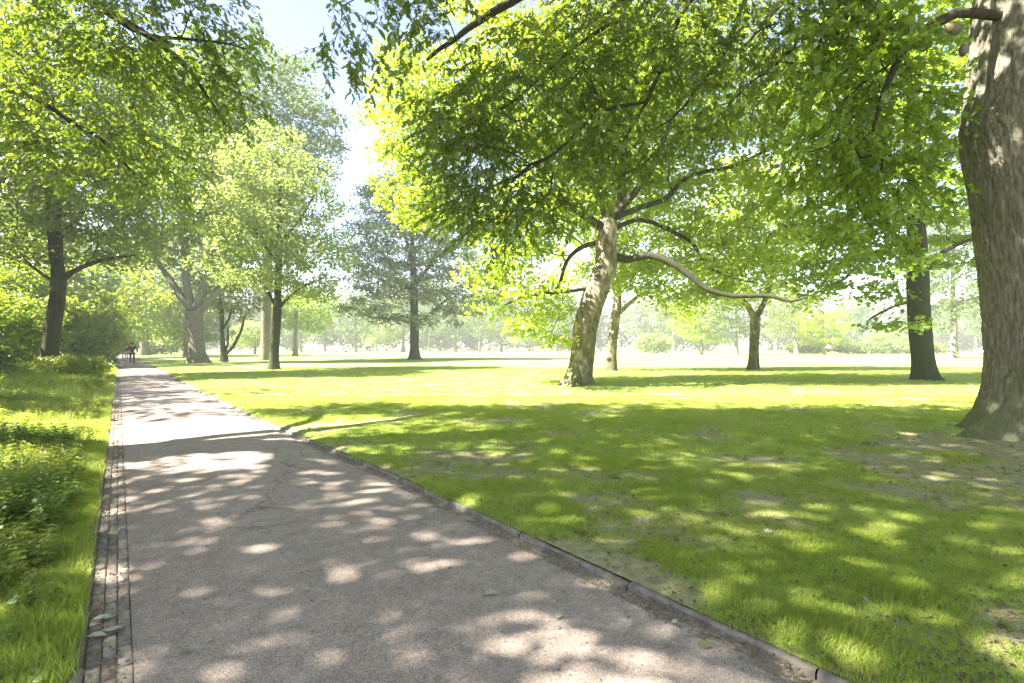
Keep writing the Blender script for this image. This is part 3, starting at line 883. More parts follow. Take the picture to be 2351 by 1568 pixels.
px_tree('plane_tree', 'slimmer forked tree just behind the big leaning trunk', 1403, 853,
        [(1404, 820), (1408, 760), (1416, 700), (1420, 650), (1432, 600)], [11, 9, 8.5, 8.5, 7.5, 6],
        [([(1413, 720), (1440, 700), (1475, 675), (1520, 672), (1560, 655)], [5, 4.5, 4, 3, 2]),
         ([(1416, 690), (1405, 640), (1380, 590)], [5, 4, 2.5]), ([(1420, 650), (1460, 620), (1500, 560)], [6, 5, 3])],
        [(1400, 480, 130, 110, 0), (1500, 560, 110, 90, 1), (1330, 600, 80, 60, 0), (1540, 680, 90, 45, -1), (1420, 400, 120, 90, 0)],
        240, 110, 1.3, 0.26, M['plane'], M['planebark'], 21, seg=1.1, step=0.6, mind=1.2, zmin=3)
px_tree('plane_tree', 'upright tree with a V fork beneath the tip of the long limb', 1728, 851,
        [(1730, 820), (1731, 780), (1733, 740), (1735, 728)], [11, 8.5, 8, 8, 7.5],
        [([(1734, 732), (1715, 700), (1690, 670), (1670, 620)], [7, 6, 5, 3]), ([(1734, 735), (1752, 700), (1765, 660), (1780, 600)], [7, 6, 5, 3])],
        [(1720, 560, 150, 110, 0), (1640, 650, 90, 60, -1), (1830, 660, 90, 50, 0), (1720, 450, 130, 90, 1)],
        240, 110, 1.3, 0.28, M['plane'], M['planebark'], 22, seg=1.1, step=0.6, mind=1.2, zmin=3)
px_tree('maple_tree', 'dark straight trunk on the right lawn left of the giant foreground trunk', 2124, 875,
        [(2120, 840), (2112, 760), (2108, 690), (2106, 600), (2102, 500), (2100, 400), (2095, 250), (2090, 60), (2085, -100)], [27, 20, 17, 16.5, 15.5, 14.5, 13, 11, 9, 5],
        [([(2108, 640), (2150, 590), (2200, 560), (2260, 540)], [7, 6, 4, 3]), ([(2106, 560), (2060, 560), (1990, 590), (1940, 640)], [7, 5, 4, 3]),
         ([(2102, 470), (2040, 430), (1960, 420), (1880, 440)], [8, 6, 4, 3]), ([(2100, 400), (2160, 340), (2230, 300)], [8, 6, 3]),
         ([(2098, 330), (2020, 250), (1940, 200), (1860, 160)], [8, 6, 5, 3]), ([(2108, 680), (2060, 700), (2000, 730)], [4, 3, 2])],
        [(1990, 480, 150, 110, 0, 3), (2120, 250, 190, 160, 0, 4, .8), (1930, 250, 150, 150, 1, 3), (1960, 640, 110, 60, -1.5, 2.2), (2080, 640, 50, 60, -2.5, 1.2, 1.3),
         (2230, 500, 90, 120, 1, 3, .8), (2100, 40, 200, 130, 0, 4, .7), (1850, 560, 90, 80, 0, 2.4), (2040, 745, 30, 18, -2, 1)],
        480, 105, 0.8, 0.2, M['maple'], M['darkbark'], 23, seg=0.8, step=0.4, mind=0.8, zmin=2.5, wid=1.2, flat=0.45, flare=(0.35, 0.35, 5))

# ---------------------------------------------------------------- trees on the left
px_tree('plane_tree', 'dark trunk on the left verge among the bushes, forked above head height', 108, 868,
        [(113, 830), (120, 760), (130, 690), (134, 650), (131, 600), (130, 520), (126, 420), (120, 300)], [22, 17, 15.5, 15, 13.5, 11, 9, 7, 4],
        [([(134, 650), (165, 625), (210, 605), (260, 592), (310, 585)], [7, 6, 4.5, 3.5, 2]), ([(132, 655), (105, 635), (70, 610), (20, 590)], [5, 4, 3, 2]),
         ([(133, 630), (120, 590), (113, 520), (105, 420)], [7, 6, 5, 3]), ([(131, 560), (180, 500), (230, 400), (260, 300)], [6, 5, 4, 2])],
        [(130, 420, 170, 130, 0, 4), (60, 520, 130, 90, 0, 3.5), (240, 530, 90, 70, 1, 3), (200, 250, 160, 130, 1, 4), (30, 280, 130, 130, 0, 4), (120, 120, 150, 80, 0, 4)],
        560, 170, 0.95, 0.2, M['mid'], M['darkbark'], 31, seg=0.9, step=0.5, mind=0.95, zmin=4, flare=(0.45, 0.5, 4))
px_tree('oak_tree', 'stout multi-stemmed tree right of the path, splitting into four limbs', 455, 834,
        [(453, 810), (450, 770), (446, 730), (445, 715)], [22, 17.5, 16.5, 17.5, 17],
        [([(443, 725), (415, 680), (390, 640), (360, 600), (345, 540)], [9, 8, 6.5, 5, 3]), ([(444, 720), (432, 680), (425, 610), (420, 520), (410, 400)], [9.5, 9, 8, 6, 3.5]),
         ([(446, 720), (462, 670), (478, 620), (490, 540), (500, 440)], [10, 8.5, 7, 6, 3.5]), ([(448, 730), (480, 690), (515, 655), (555, 600)], [9, 7, 6, 3.5])],
        [(400, 470, 120, 100, 0, 5), (500, 420, 100, 110, 0, 5), (350, 560, 80, 70, 0, 4), (430, 330, 120, 90, 2, 5), (330, 400, 80, 90, 0, 4), (540, 560, 70, 60, 0, 3.5), (400, 220, 110, 90, 3, 5)],
        420, 165, 1.65, 0.34, M['mid'], M['bark'], 32, seg=1.5, step=0.8, mind=1.5, zmin=5, tip=0.018)
px_tree('tall_tree', 'tallest grey-green tree rising behind the pale yellow-green one', 608, 828,
        [(609, 800), (610, 740), (612, 660), (614, 560), (612, 450), (610, 320), (606, 200)], [10, 8.2, 8, 8, 7.5, 7, 5, 3],
        [([(612, 640), (570, 560), (540, 480)], [5, 4, 2.5]), ([(613, 560), (660, 480), (700, 400)], [5, 4, 2.5]), ([(612, 450), (560, 340), (530, 250)], [5, 4, 2]), ([(611, 400), (680, 320), (740, 280)], [4, 3, 2])],
        [(560, 230, 110, 110, 0, 6, 1.4), (640, 190, 80, 65, 0, 5, 1.3), (700, 290, 85, 60, 0, 5), (730, 360, 50, 40, 0, 4), (600, 380, 120, 90, 2, 6), (500, 300, 80, 90, 2, 5), (560, 500, 110, 70, 0, 5)],
        400, 170, 1.9, 0.38, M['greyoak'], M['bark'], 33, seg=1.8, step=1.0, mind=1.9, zmin=8, tip=0.02)
px_tree('lime_tree', 'pale yellow-green tree with straight slim trunk left of centre', 628, 850,
        [(629, 820), (632, 770), (636, 715), (638, 650), (640, 560), (642, 470), (640, 380)], [12, 9.2, 9, 8.5, 7, 6, 5, 3],
        [([(636, 715), (650, 695), (672, 675), (700, 655), (740, 640)], [4.5, 4, 3, 2.4, 1.8]), ([(635, 710), (620, 680), (600, 650), (570, 630)], [4, 3.5, 3, 2]),
         ([(638, 600), (590, 540), (560, 470)], [4, 3, 2]), ([(640, 560), (690, 500), (720, 450)], [4, 3, 2])],
        [(620, 400, 90, 90, 0, 3.2, 1.2), (560, 470, 80, 80, 0, 3), (690, 440, 80, 70, 0, 3), (620, 540, 120, 70, 0, 4), (720, 570, 75, 70, 0, 3), (560, 620, 70, 40, 0, 3), (690, 650, 80, 40, 0, 3, 1.1), (640, 340, 45, 45, 0, 2)],
        460, 160, 1.05, 0.22, M['lime'], M['darkbark'], 34, seg=1.0, step=0.6, mind=1.05, zmin=3.5, tip=0.01)
px_tree('sapling', 'small leaning many-stemmed tree beside the stout multi-stemmed one', 514, 832,
        [(512, 800), (508, 760), (509, 720), (506, 690)], [7, 6, 5, 4.5, 3.5],
        [([(514, 826), (535, 795), (552, 762), (560, 730)], [4, 3.5, 3, 2]), ([(510, 762), (526, 730), (533, 700)], [3, 2.6, 2]), ([(514, 826), (522, 790), (523, 750)], [3, 2.6, 2])],
        [(520, 670, 50, 45, 0, 2.5), (560, 700, 45, 35, 0, 2.2), (490, 650, 45, 45, 0, 2.2), (550, 640, 50, 40, 0, 2.5)],
        130, 90, 1.0, 0.3, M['mid'], M['darkbark'], 35, seg=1.0, step=0.6, mind=1.1, zmin=3)
px_tree('small_maple', 'low bright green tree behind and right of the pale one', 677, 818,
        [(677, 790), (678, 750), (679, 710)], [6, 4.6, 4.4, 4], [],
        [(690, 710, 70, 50, 0, 4), (650, 730, 40, 35, 0, 3), (720, 735, 40, 28, 0, 3)],
        130, 110, 1.7, 0.42, M['maple'], M['bark'], 36, seg=1.8, step=1.0, mind=1.6, zmin=5)
px_tree('grey_oak', 'lone grey-green tree with spreading crown in the centre distance', 951, 826,
        [(951, 800), (951, 745), (950, 680), (948, 600), (945, 520)], [14, 10.5, 10, 8, 6, 4],
        [([(951, 742), (925, 736), (890, 732), (850, 728)], [3.5, 3, 2.5, 2]), ([(951, 745), (980, 730), (1010, 700), (1040, 680)], [5.5, 5, 4, 2.5]),
         ([(950, 690), (920, 640), (890, 600), (860, 560)], [4.5, 4, 3, 2]), ([(950, 670), (985, 610), (1010, 560)], [4.5, 4, 2.5]), ([(949, 620), (930, 540), (900, 470)], [4, 3, 2])],
        [(945, 560, 125, 110, 0, 6, 1.0), (900, 480, 80, 70, 0, 5), (990, 500, 70, 60, 0, 4), (1020, 610, 85, 75, 0, 5), (860, 620, 80, 60, 0, 5), (945, 455, 105, 50, 0, 5), (1055, 570, 60, 60, 0, 4), (835, 560, 55, 55, 0, 4), (950, 650, 140, 45, 0, 6, 1.2), (850, 700, 75, 30, 0, 4), (1060, 690, 80, 35, 0, 5), (930, 730, 70, 18, -3, 3), (1010, 740, 60, 15, -3, 3)],
        700, 135, 1.45, 0.30, M['greyoak'], M['darkbark'], 37, seg=1.6, step=0.9, mind=1.4, zmin=4.0, tip=0.018, flat=0.6)

# ---------------------------------------------------------------- generic trees for the distance
def template(seed, h, r, cb, mat, bark, ncl=90, per=75, size=0.5, crad=1.7, lean=0.0, fork=False):
    rng = np.random.default_rng(seed)
    root = empty('park_tree', (0, 0, 0))
    s = Skel()
    top = h * 0.8
    tp = [(0, 0, -0.1), (0.1 * lean, 0, cb * 0.5), (0.5 * lean, 0.1, cb), (lean * .8, 0, (cb + top) / 2), (lean, 0.2, top)]
    rt = h * 0.024
    s.poly(tp, [rt * 1.3, rt, rt * .85, rt * .5, rt * .15], -1, 0, 1.0)
    bl_ = [((lean, 0, cb + (h - cb) * .45), (r, r, (h - cb) * .42), 1.0)]
    for q in range(6):
        a = rng.uniform(0, 6.28); d = rng.uniform(.4, .8) * r
        bl_.append(((lean + math.cos(a) * d, math.sin(a) * d, rng.uniform(cb + 1, h * .85)), (r * .45, r * .45, (h - cb) * .2), 1.4))
    cen = in_blobs(bl_, ncl, rng, 0.3, 1.3)
    s.grow(cen, rng, cb * .8, 2.0)
    s.radii(tip=0.03)
    wood(s, root, bark, (0, 0, 0), flare_fn(0.4, 0.6, 5, seed), False, 0.03, 10)
    crown_obj(root, (0, 0, 0), [cloud(cen, per, crad, 0.65, size, rng, 0.5)], 'rhomb', mat)
    return root
TP = [template(101, 19, 7.0, 3.6, M['greyoak'], M['palebark']), template(102, 22, 6.5, 4.5, M['mid'], M['palebark'], lean=1.0),
      template(103, 16, 6.5, 2.6, M['plane'], M['palebark']), template(104, 12, 6.0, 2.0, M['lime'], M['palebark'], ncl=70)]
used = [False] * 4
def place(t, x, y, label, scale=1.0, rz=None, dark=None, group=None, Y=None, name=None):
    root = TP[t]
    if used[t]:
        r_ = root.copy(); COL.objects.link(r_)
        for ch in root.children:
            c = ch.copy(); COL.objects.link(c); c.parent = r_
    else:
        r_ = root; used[t] = True
    if Y is None: X, Y = G(x, y)
    else: X = (x - CX) / FOC * Y
    r_.location = (X, Y, 0)
    r_.rotation_euler = (0, 0, rz if rz is not None else random.uniform(0, 6.28))
    r_.scale = (scale, scale, scale * random.uniform(.92, 1.08))
    for k in ('group',):
        if k in r_: del r_[k]
    tag(r_, label, 'tree', group)
    return r_
place(3, 425, 812, 'sunny yellow-green tree glowing left of the stout multi-stemmed trunk', 0.95, Y=75)
place(2, 330, 811, 'yellow-green tree overhanging the far end of the path', 0.8, Y=88)
place(1, 275, 810, 'blue-grey tree closing the view at the end of the path', 1.0, Y=125)
place(0, 215, 811, 'grey tree left of the far end of the path', 0.9, Y=110)
place(2, 1610, 812, 'hazy trunk with drooping bright leaves between the leaning tree and the V-forked tree', 0.8, Y=98)
place(0, 1690, 811, 'hazy thick trunk with flared foot just left of the V-forked tree', 0.85, Y=92)
place(1, 1828, 810, 'hazy straight trunk right of the V-forked tree', 0.75, Y=105)
place(2, 1890, 813, 'slim hazy trunk in front of the far dark hedge', 0.65, Y=90)
place(0, 2187, 822, 'pale trunk with low crown seen between the dark trunk and the giant trunk', 0.95, Y=62)
place(3, 2030, 811, 'small hazy tree above the far hedge left of the dark straight trunk', 0.6, Y=118)
place(0, 2290, 812, 'pale hazy tree touching the edge of the giant foreground trunk', 0.9, Y=100)
place(3, 585, 812, 'thin hazy trunk far behind the many-stemmed small tree', 0.7, Y=105)
# far row beyond the open lawn
far = [(690, 'behind the low bright green tree'), (745, 'left of the white parked van'), (815, 'right of the white parked van'), (865, 'behind the left edge of the lone grey-green tree'),
       (925, 'just left of the lone grey-green trunk'), (985, 'just right of the lone grey-green trunk'), (1045, 'under the right edge of the lone grey-green crown'),
       (1100, 'in the gap right of the lone grey-green tree'), (1150, 'with a pale stem in the gap before the leaning trunk'), (1215, 'below the drooping yellow-green leaves'),
       (1275, 'just left of the leaning trunk'), (1470, 'right of the slimmer forked tree'), (1545, 'midway between the forked tree and the V-forked tree'),
       (1780, 'just right of the V-forked tree, farthest back'), (1960, 'behind the dark far hedge'), (2075, 'just left of the dark straight trunk'), (2150, 'just right of the dark straight trunk'), (2240, 'beside the white building')]
for i, (x, d) in enumerate(far):
    place([0, 1, 0, 3, 1, 0][i % 6], x, 0, 'faint hazy tree ' + d, random.uniform(.85, 1.2), Y=145 + 18 * random.random() + (20 if i % 2 else 0), group='hazy trees along the far side of the lawn')

# wood behind everything: reads as one mass
def far_wood():
    wm = leaf_mat('far wood leaves', (0.035, 0.052, 0.028), (0.07, 0.092, 0.046), (0.08, 0.105, 0.036), 0.4, 0.03, 0.1)
    rng = np.random.default_rng(77)
    cen = []
    for i in range(260):
        x = rng.uniform(-150, 2600) if i % 3 else rng.uniform(-150, 1300)
        Y = rng.uniform(185, 250)
        X = (x - CX) / FOC * Y
        h = rng.uniform(15, 27) * (0.85 if x > 1300 else 1.15); r_ = rng.uniform(5, 9)
        m = 26
        d = rng.normal(size=(m, 3)); d /= np.linalg.norm(d, axis=1, keepdims=True)
        cen.append(np.array([X, Y, h * .5]) + d * np.array([r_, r_, h * .5]) * rng.uniform(.5, 1, (m, 1)))
    cen = np.concatenate(cen); cen[:, 2] = np.maximum(cen[:, 2], 0.8)
    lv = cloud(cen, 24, 2.6, 0.8, 1.3, rng, 0.4)
    V, F = leaf_arrays(*lv, 'rhomb')
    V[:, 2] = np.maximum(V[:, 2], 0.02)
    o = obj('distant_woodland', mesh_np('distant_woodland', V, [F], wm)); tag(o, 'hazy wood closing the far side of the park', kind='stuff')
far_wood()

# ---------------------------------------------------------------- shrubs and woodland on the left
def shrub(name, label, x, Y, w, h, d, ncl, per, size, mat, seed, crad=0.5, z0=0.0, cat='shrub', xw=None, group=None, kind='rhomb'):
    rng = np.random.default_rng(seed)
    X = (x - CX) / FOC * Y if xw is None else xw
    zb = 0.35
    root = empty(name, (X, Y, z0)); tag(root, label, cat, group)
    bl_ = [((0, 0, h * .5), (w / 2, d / 2, h * .5), 1)]
    for q in range(5):
        a = rng.uniform(0, 6.28)
        bl_.append(((math.cos(a) * w * .3, math.sin(a) * d * .3, h * rng.uniform(.35, .85)), (w * .25, d * .25, h * .22), 1.6))
    cen = in_blobs(bl_, ncl, rng, 0.45, crad * .8)
    cen[:, 2] = np.maximum(cen[:, 2], 0.1)
    s = Skel()
    i0 = s.poly([(0, 0, -0.1), (0, 0, h * .1), (0.05, 0, h * .25)], [.05, .04, .03], -1, 0, 0.3)
    for q in range(5):
        a = q * 1.25 + rng.uniform(-.3, .3)
        s.poly([s.p[1], (math.cos(a) * w * .12, math.sin(a) * d * .12, h * .3), (math.cos(a) * w * .25, math.sin(a) * d * .25, h * .6)], [.03, .022, .012], 1, 0, 0.4)
    s.grow(cen, rng, 0.0, 0.8); s.radii(tip=0.005)
    wood(s, root, M['darkbark'], (0, 0, 0), None, False, 0.0, 8)
    for c in root.children: c.name = 'stem'
    lv = cloud(cen, per, crad, 0.8, size, rng, 0.5)
    crown_obj(root, (0, 0, 0), [lv], kind, mat, name='foliage')
    return root
S = [('shrub', 'dark green shrub at the left edge beside the dark verge trunk', -30, 27, 6, 4.2, 4, 160, 100, .17, 'thicket', 0.55),
     ('shrub', 'tall bushy thicket left of the dark verge trunk, behind it', 30, 34, 8, 6.5, 6, 190, 100, .24, 'thicket', 0.8),
     ('shrub', 'bright green bush directly right of the dark verge trunk', 175, 34, 4.6, 4.8, 5, 170, 100, .2, 'thicket', 0.65),
     ('shrub', 'yellow-green bush at the bend beyond the dark verge trunk', 200, 44, 5.5, 5.5, 6, 150, 100, .28, 'plane', 0.9),
     ('shrub', 'low grey-green bushes lining the left of the far path', 215, 58, 7, 4, 9, 140, 90, .32, 'greyoak', 1.0),
     ('shrub', 'rounded bush far behind the verge trunk by the path end', 150, 54, 10, 7, 8, 170, 90, .34, 'thicket', 1.1),
     ('shrub', 'dark undergrowth low at the left edge', -90, 20, 3.5, 1.5, 4, 90, 90, .13, 'mid', 0.42)]
for i, (n, lb, x, Y, w_, h_, d_, nc, per, sz, mt, cr) in enumerate(S):
    shrub(n, lb, x, Y, w_, h_, d_, nc, per, sz, M[mt], 200 + i, cr, 0.4)
shrub('shrub', 'glowing yellow-green mound of leaves at the path side before the verge trunk', 150, 21.5, 3.0, 0.8, 2.6, 130, 70, .10, M['weed_y'], 230, .28, 0.15)
shrub('shrub', 'small dark-leaved mound on the verge right of the yellow-green one', 200, 26, 1.5, 0.55, 2.0, 70, 60, .10, M['weed'], 231, .25, 0.1)
shrub('hedge', 'long low dark hedge in the haze left of the dark straight trunk', 2040, 108, 26, 2.4, 4, 190, 90, .42, M['mid'], 240, 1.1, 0, 'hedge')
shrub('shrub', 'round low bush beside the slim hazy trunk', 1850, 112, 9, 2.6, 4, 80, 80, .42, M['mid'], 241, 1.0)
shrub('shrub', 'dark mound of bushes low at the end of the path', 330, 98, 22, 5, 6, 170, 90, .45, M['greyoak'], 242, 1.3)
shrub('shrub', 'low bush right of the white building', 2330, 85, 8, 2.2, 4, 80, 80, .36, M['mid'], 243, 0.9)
shrub('shrub', 'pale flowering bush in the haze left of the hazy thick trunk', 1500, 120, 9, 5, 5, 110, 80, .4, M['lime'], 244, 1.1)
# woodland trees behind the left thicket
place(1, -60, 0, 'tall tree behind the thicket at the left edge', 0.95, Y=36)
place(0, 60, 0, 'tall grey-green tree behind the dark verge trunk', 1.0, Y=48)
place(2, 250, 0, 'broad tree behind the low bushes left of the path', 1.05, Y=66)
place(1, 330, 0, 'tall mid-green tree filling the gap above the path', 1.15, Y=84)
place(0, 430, 0, 'tall grey-green tree behind the stout multi-stemmed one', 1.25, Y=78)
for i, (wx, wy, ws) in enumerate([(-22, 9.5, .68), (-31, 21, .7), (-25.5, 15, .72)]):  # unseen woodland trees, placed for the shade they cast on path and verge
    t_ = place([1, 2, 0, 2, 1][i], 0, 0, ['nearest of the trees outside the left edge, beside the brick band', 'farthest of the trees outside the left edge', 'middle one of the trees outside the left edge'][i], ws, Y=10, group='woodland trees outside the view')
    t_.location = (wx, wy, .4)

# ---------------------------------------------------------------- the giant trunk on the right and its overhanging crown
GXc, GYc = 7.97, 7.2
def giant():
    rng = np.random.default_rng(5)
    root = empty('giant_oak', (GXc, GYc, 0)); tag(root, 'giant foreground trunk cut off by the right edge, its dark leafy boughs overhanging the lawn', 'tree')
    nz_, na = 620, 420
    z = np.concatenate([np.linspace(-0.12, 7.2, 760), np.linspace(7.22, 11.5, 60)])
    zs = [-0.12, 0.0, 0.2, 0.45, 0.8, 1.3, 2.0, 2.8, 3.6, 4.2, 4.7, 5.4, 6.4, 8, 11.5]
    rr = [1.25, 1.18, 1.04, 0.94, 0.88, 0.86, 0.87, 0.90, 0.94, 1.00, 1.03, 0.99, 0.95, 0.84, 0.55]
    cxs = [-.03, -.03, -.03, -.03, -.03, -.03, -0.06, -0.10, -0.14, -0.17, -0.18, -0.15, -0.12, 0.0, 0.3]
    r = np.interp(z, zs, rr); k = np.hanning(25); k /= k.sum(); r[12:-12] = np.convolve(r, k, 'valid')
    cx = np.interp(z, zs, cxs)
    a = np.arange(na) * 2 * np.pi / na
    Z, A = np.meshgrid(z, a, indexing='ij')
    Rr = np.repeat(r[:, None], na, 1)
    lob = 0.5 + 0.5 * np.cos(A * 6 + 0.6 + 0.9 * np.sin(A * 2))
    e = np.exp(-np.maximum(Z, 0) / 0.42)
    Rr = Rr * (1 + e * (0.24 * lob - 0.08)) + 0.03 * (fbm(np.stack([np.cos(A) * 1.6, np.sin(A) * 1.6, Z * .7], -1), 2) - .5) * 2
    # root running out to the left of the picture
    da = (A - math.radians(178) + np.pi) % (2 * np.pi) - np.pi
    Rr = Rr + 0.55 * np.exp(-(da / 0.30) ** 2) * np.exp(-np.maximum(Z, 0) / 0.13)
    # bulge where the bough was cut off
    da = (A - math.radians(185) + np.pi) % (2 * np.pi) - np.pi
    Rr = Rr + 0.10 * np.exp(-(da / 0.5) ** 2 - ((Z - 4.55) / 0.35) ** 2)
    # furrowed bark: long ridges that join and split
    wob = 0.5 * (fbm(np.stack([np.cos(A) * 3, np.sin(A) * 3, Z * 1.6], -1), 6) - .5)
    u = (A + wob * .5) * r.mean() * 11
    rid = fbm(np.stack([np.cos(A + wob * .4) * 26, np.sin(A + wob * .4) * 26, Z * 4.2], -1), 7, 4)
    rid = 1 - np.abs(rid - 0.5) * 5
    Rr = Rr - 0.026 * np.clip(rid, 0, 1) + 0.012 * (fbm(np.stack([np.cos(A) * 30, np.sin(A) * 30, Z * 16], -1), 9, 2) - .5)
    V = np.stack([cx[:, None] + Rr * np.cos(A), Rr * np.sin(A), Z], -1).reshape(-1, 3)
    i = np.arange(len(z) - 1)[:, None] * na + np.arange(na)[None]
    j = np.arange(len(z) - 1)[:, None] * na + ((np.arange(na) + 1) % na)[None]
    F = np.stack([i, j, j + na, i + na], -1).reshape(-1, 4)
    obj('trunk', mesh_np('trunk', V, [F], M['bark'], True), root)
    # boughs (world coordinates)
    s = Skel()
    s.poly([(GXc, GYc, 5.5), (GXc, GYc, 8), (GXc + .3, GYc, 11), (GXc, GYc + .3, 14), (GXc - .3, GYc, 17)], [.1, .1, .5, .3, .1], -1, 0, 0.8)
    limbs = [
      ([(7.3, 7.2, 6.9), (5.6, 7.7, 8.2), (3.6, 8.3, 8.6), (1.6, 8.8, 8.3), (-0.3, 9.2, 7.6), (-1.6, 9.4, 6.8)], [.26, .19, .15, .11, .07, .03]),
      ([(7.3, 7.4, 7.6), (6.2, 8.2, 9.0), (4.6, 9.4, 9.4), (2.6, 10.4, 8.8), (0.6, 11.0, 7.8)], [.24, .18, .14, .09, .03]),
      ([(7.4, 7.0, 8.0), (5.5, 6.3, 9.3), (3.0, 5.6, 9.7), (0.5, 5.6, 9.2), (-2.0, 6.3, 8.0), (-3.2, 6.9, 6.9)], [.20, .12, .06, .026, .015, .009]),
      ([(7.45, 7.2, 6.15)] + PP([(2200, 35, 7.0), (2110, 78, 6.9), (2065, 130, 6.85), (2030, 215, 6.8), (2000, 300, 6.7)], 7), [.075, .07, .062, .05, .04, .02]),
      ([(7.6, 7.6, 8.5), (7.4, 9.5, 10), (6.8, 11.5, 10), (6.0, 13.2, 9.2)], [.22, .16, .11, .04]),
      ([(7.8, 6.6, 9), (7, 4, 11), (5, 1.5, 12), (3, -.5, 12)], [.22, .16, .11, .05]),
      ([(8.4, 7.2, 9), (11, 7.5, 11), (14, 8, 11.5)], [.22, .15, .06]),
      # drooping secondary branches that show in the picture
      (PP([(1640, -60, 8.6), (1580, 10, 8.6), (1545, 70, 8.5), (1520, 150, 8.4), (1480, 235, 8.3), (1440, 310, 8.2)], 8), [.05, .045, .04, .033, .025, .012]),
      (PP([(1720, -60, 8.9), (1700, 20, 8.9), (1670, 110, 8.9), (1620, 180, 8.8), (1570, 240, 8.7), (1500, 300, 8.6)], 8), [.045, .04, .035, .03, .02, .012]),
      (PP([(1520, -60, 8.9), (1480, 10, 8.8), (1390, 60, 8.7), (1330, 100, 8.6), (1260, 160, 8.5), (1180, 230, 8.4)], 8), [.05, .045, .04, .033, .025, .012]),
      (PP([(1480, 235, 8.3), (1370, 260, 8.3), (1300, 330, 8.25), (1220, 385, 8.2), (1150, 430, 8.2)], 8), [.028, .025, .02, .016, .01]),
      (PP([(1880, -60, 8.6), (1860, 0, 8.6), (1820, 110, 8.5), (1760, 160, 8.5), (1700, 210, 8.4)], 8), [.045, .04, .032, .022, .012]),
    ]
    for li, (pts, rad) in enumerate(limbs):
        j = s.nearest(pts[0])
        d = np.linalg.norm(np.array(s.p[j]) - np.array(pts[0]))
        s.poly([s.p[j]] + list(pts[0 if d > 0.4 else 1:]), ([rad[0]] if d > 0.4 else []) + rad, j, li + 1, 0.3, 0.012, rng)
    # leafy masses seen in the picture
    near = [BL(1240, 210, 8.6, 180, 120, 1.2, 1.7), BL(1090, 320, 8.4, 120, 120, 1.0, 2.1), BL(1160, 440, 8.3, 130, 85, .9, 2.1), BL(1400, 110, 8.8, 220, 120, 1.5, .6),
            BL(1420, 330, 8.4, 130, 90, 1.0, 0.7), BL(1620, 90, 8.8, 190, 110, 1.4, .5), BL(1600, 270, 8.6, 130, 80, 1.0, .25), BL(1830, 120, 8.4, 140, 120, 1.3, .45),
            BL(1250, 500, 8.3, 60, 40, .7, 1.6), BL(1070, 490, 8.2, 60, 50, .7, 1.8),
            BL(810, 40, 7.0, 55, 50, .6, 3.2), BL(768, 115, 7.0, 26, 42, .35, 4), BL(838, 105, 7.0, 25, 30, .3, 3.5), BL(950, 0, 7.0, 120, 60, .8, 1.1), BL(1030, 60, 7.1, 35, 40, .4, 1.2)]
    cn = in_blobs(near, 430, rng, 0.15, 0.38)
    dirs = s.grow(cn, rng, 4.5, 0.35, 0.12, trunkpen=6)
    fr = [BL(1945, 160, 7.2, 100, 130, 1.0, .9), BL(2035, 300, 7.9, 55, 160, .9, .9), BL(1900, 380, 8.0, 100, 90, 1.0, .7), BL(2010, 470, 7.9, 80, 80, .9, .7), BL(1930, 40, 7.4, 120, 60, .9, .8)]
    cf = in_blobs(fr, 115, rng, 0.15, 0.36)
    dirf = s.grow(cf, rng, 4.2, 0.35, 0.12, trunkpen=6)
    upper = [((4, 4.2, 11), (6.5, 4.2, 2.4), 1), ((1.8, 5.6, 10.6), (2.2, 1.7, 1.0), 3.0), ((8, 7, 14), (6, 6, 3), 1), ((1, 5.0, 10.8), (4, 3, 1.5), 1), ((12, 8, 12), (4, 5, 3), 1), ((4, 1, 12), (5, 4, 2), 1)]  # unseen leaf masses, shaped to shade the lawn and the upper trunk
    cu = in_blobs(upper, 360, rng, 0.2, 0.9)
    s.grow(cu, rng, 8, 0.9)
    s.radii(tip=0.006)
    lv, ch, ra = sprays(cn, dirs, 11, 7, 0.66, 0.115, rng)
    lvf, chf, raf = sprays(cf, dirf, 11, 8, 0.62, 0.105, rng)
    ch += chf; ra += raf
    base = np.array([GXc, GYc, 0])
    ex = [(c - base, r_) for c, r_ in zip(ch, ra)]
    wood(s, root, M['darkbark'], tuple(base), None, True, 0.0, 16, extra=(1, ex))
    for o in list(root.children):
        if o.name.startswith('trunk') and o.data.vertices and len(o.data.vertices) < 50000 and o.name != 'trunk':
            o.name = 'upper_stem'
    # the nearest leaves, hanging in the sky gap, are parts of their own
    C, A_, N_, S_ = lv
    d = ((C[:, 0] + 2.2) ** 2 + (C[:, 1] - 7.0) ** 2 + (C[:, 2] - 5.6) ** 2)
    order = np.argsort(d); pick = order[:290]; restm = np.ones(len(C), bool); restm[pick] = False
    v, t = tmpl('oak')
    lm_ = mesh_np('leaf', v, [t], M['oak'])
    for q in pick:
        a_ = Vector(A_[q]).normalized(); n_ = Vector(N_[q]); b_ = n_.cross(a_).normalized(); n_ = a_.cross(b_)
        o = bpy.data.objects.new('leaf', lm_)
        from mathutils import Matrix
        mt = Matrix((a_, b_, n_)).transposed().to_4x4()
        o.matrix_basis = Matrix.Translation(Vector(C[q]) - Vector(base)) @ mt @ Matrix.Scale(float(S_[q]), 4)
        link(o, root)
    crown_obj(root, base, [(C[restm], A_[restm], N_[restm], S_[restm])], 'oak', M['oak'], name='crown')
    crown_obj(root, base, [lvf], 'maple', M['maple'], name='fresh_foliage')
    crown_obj(root, base, [cloud(cu, 66, 0.8, 0.6, 0.22, rng, 0.6)], 'rhomb', M['oak'], name='upper_crown')
    # cut bough and healed knob
    b1 = MB(); p0 = np.array(P(2176, 62, 6.85)) - base
    b1.tube([p0 + [0.22, .12, 0.04], p0 + [0.02, 0.0, 0]], [.075, .06], 14)
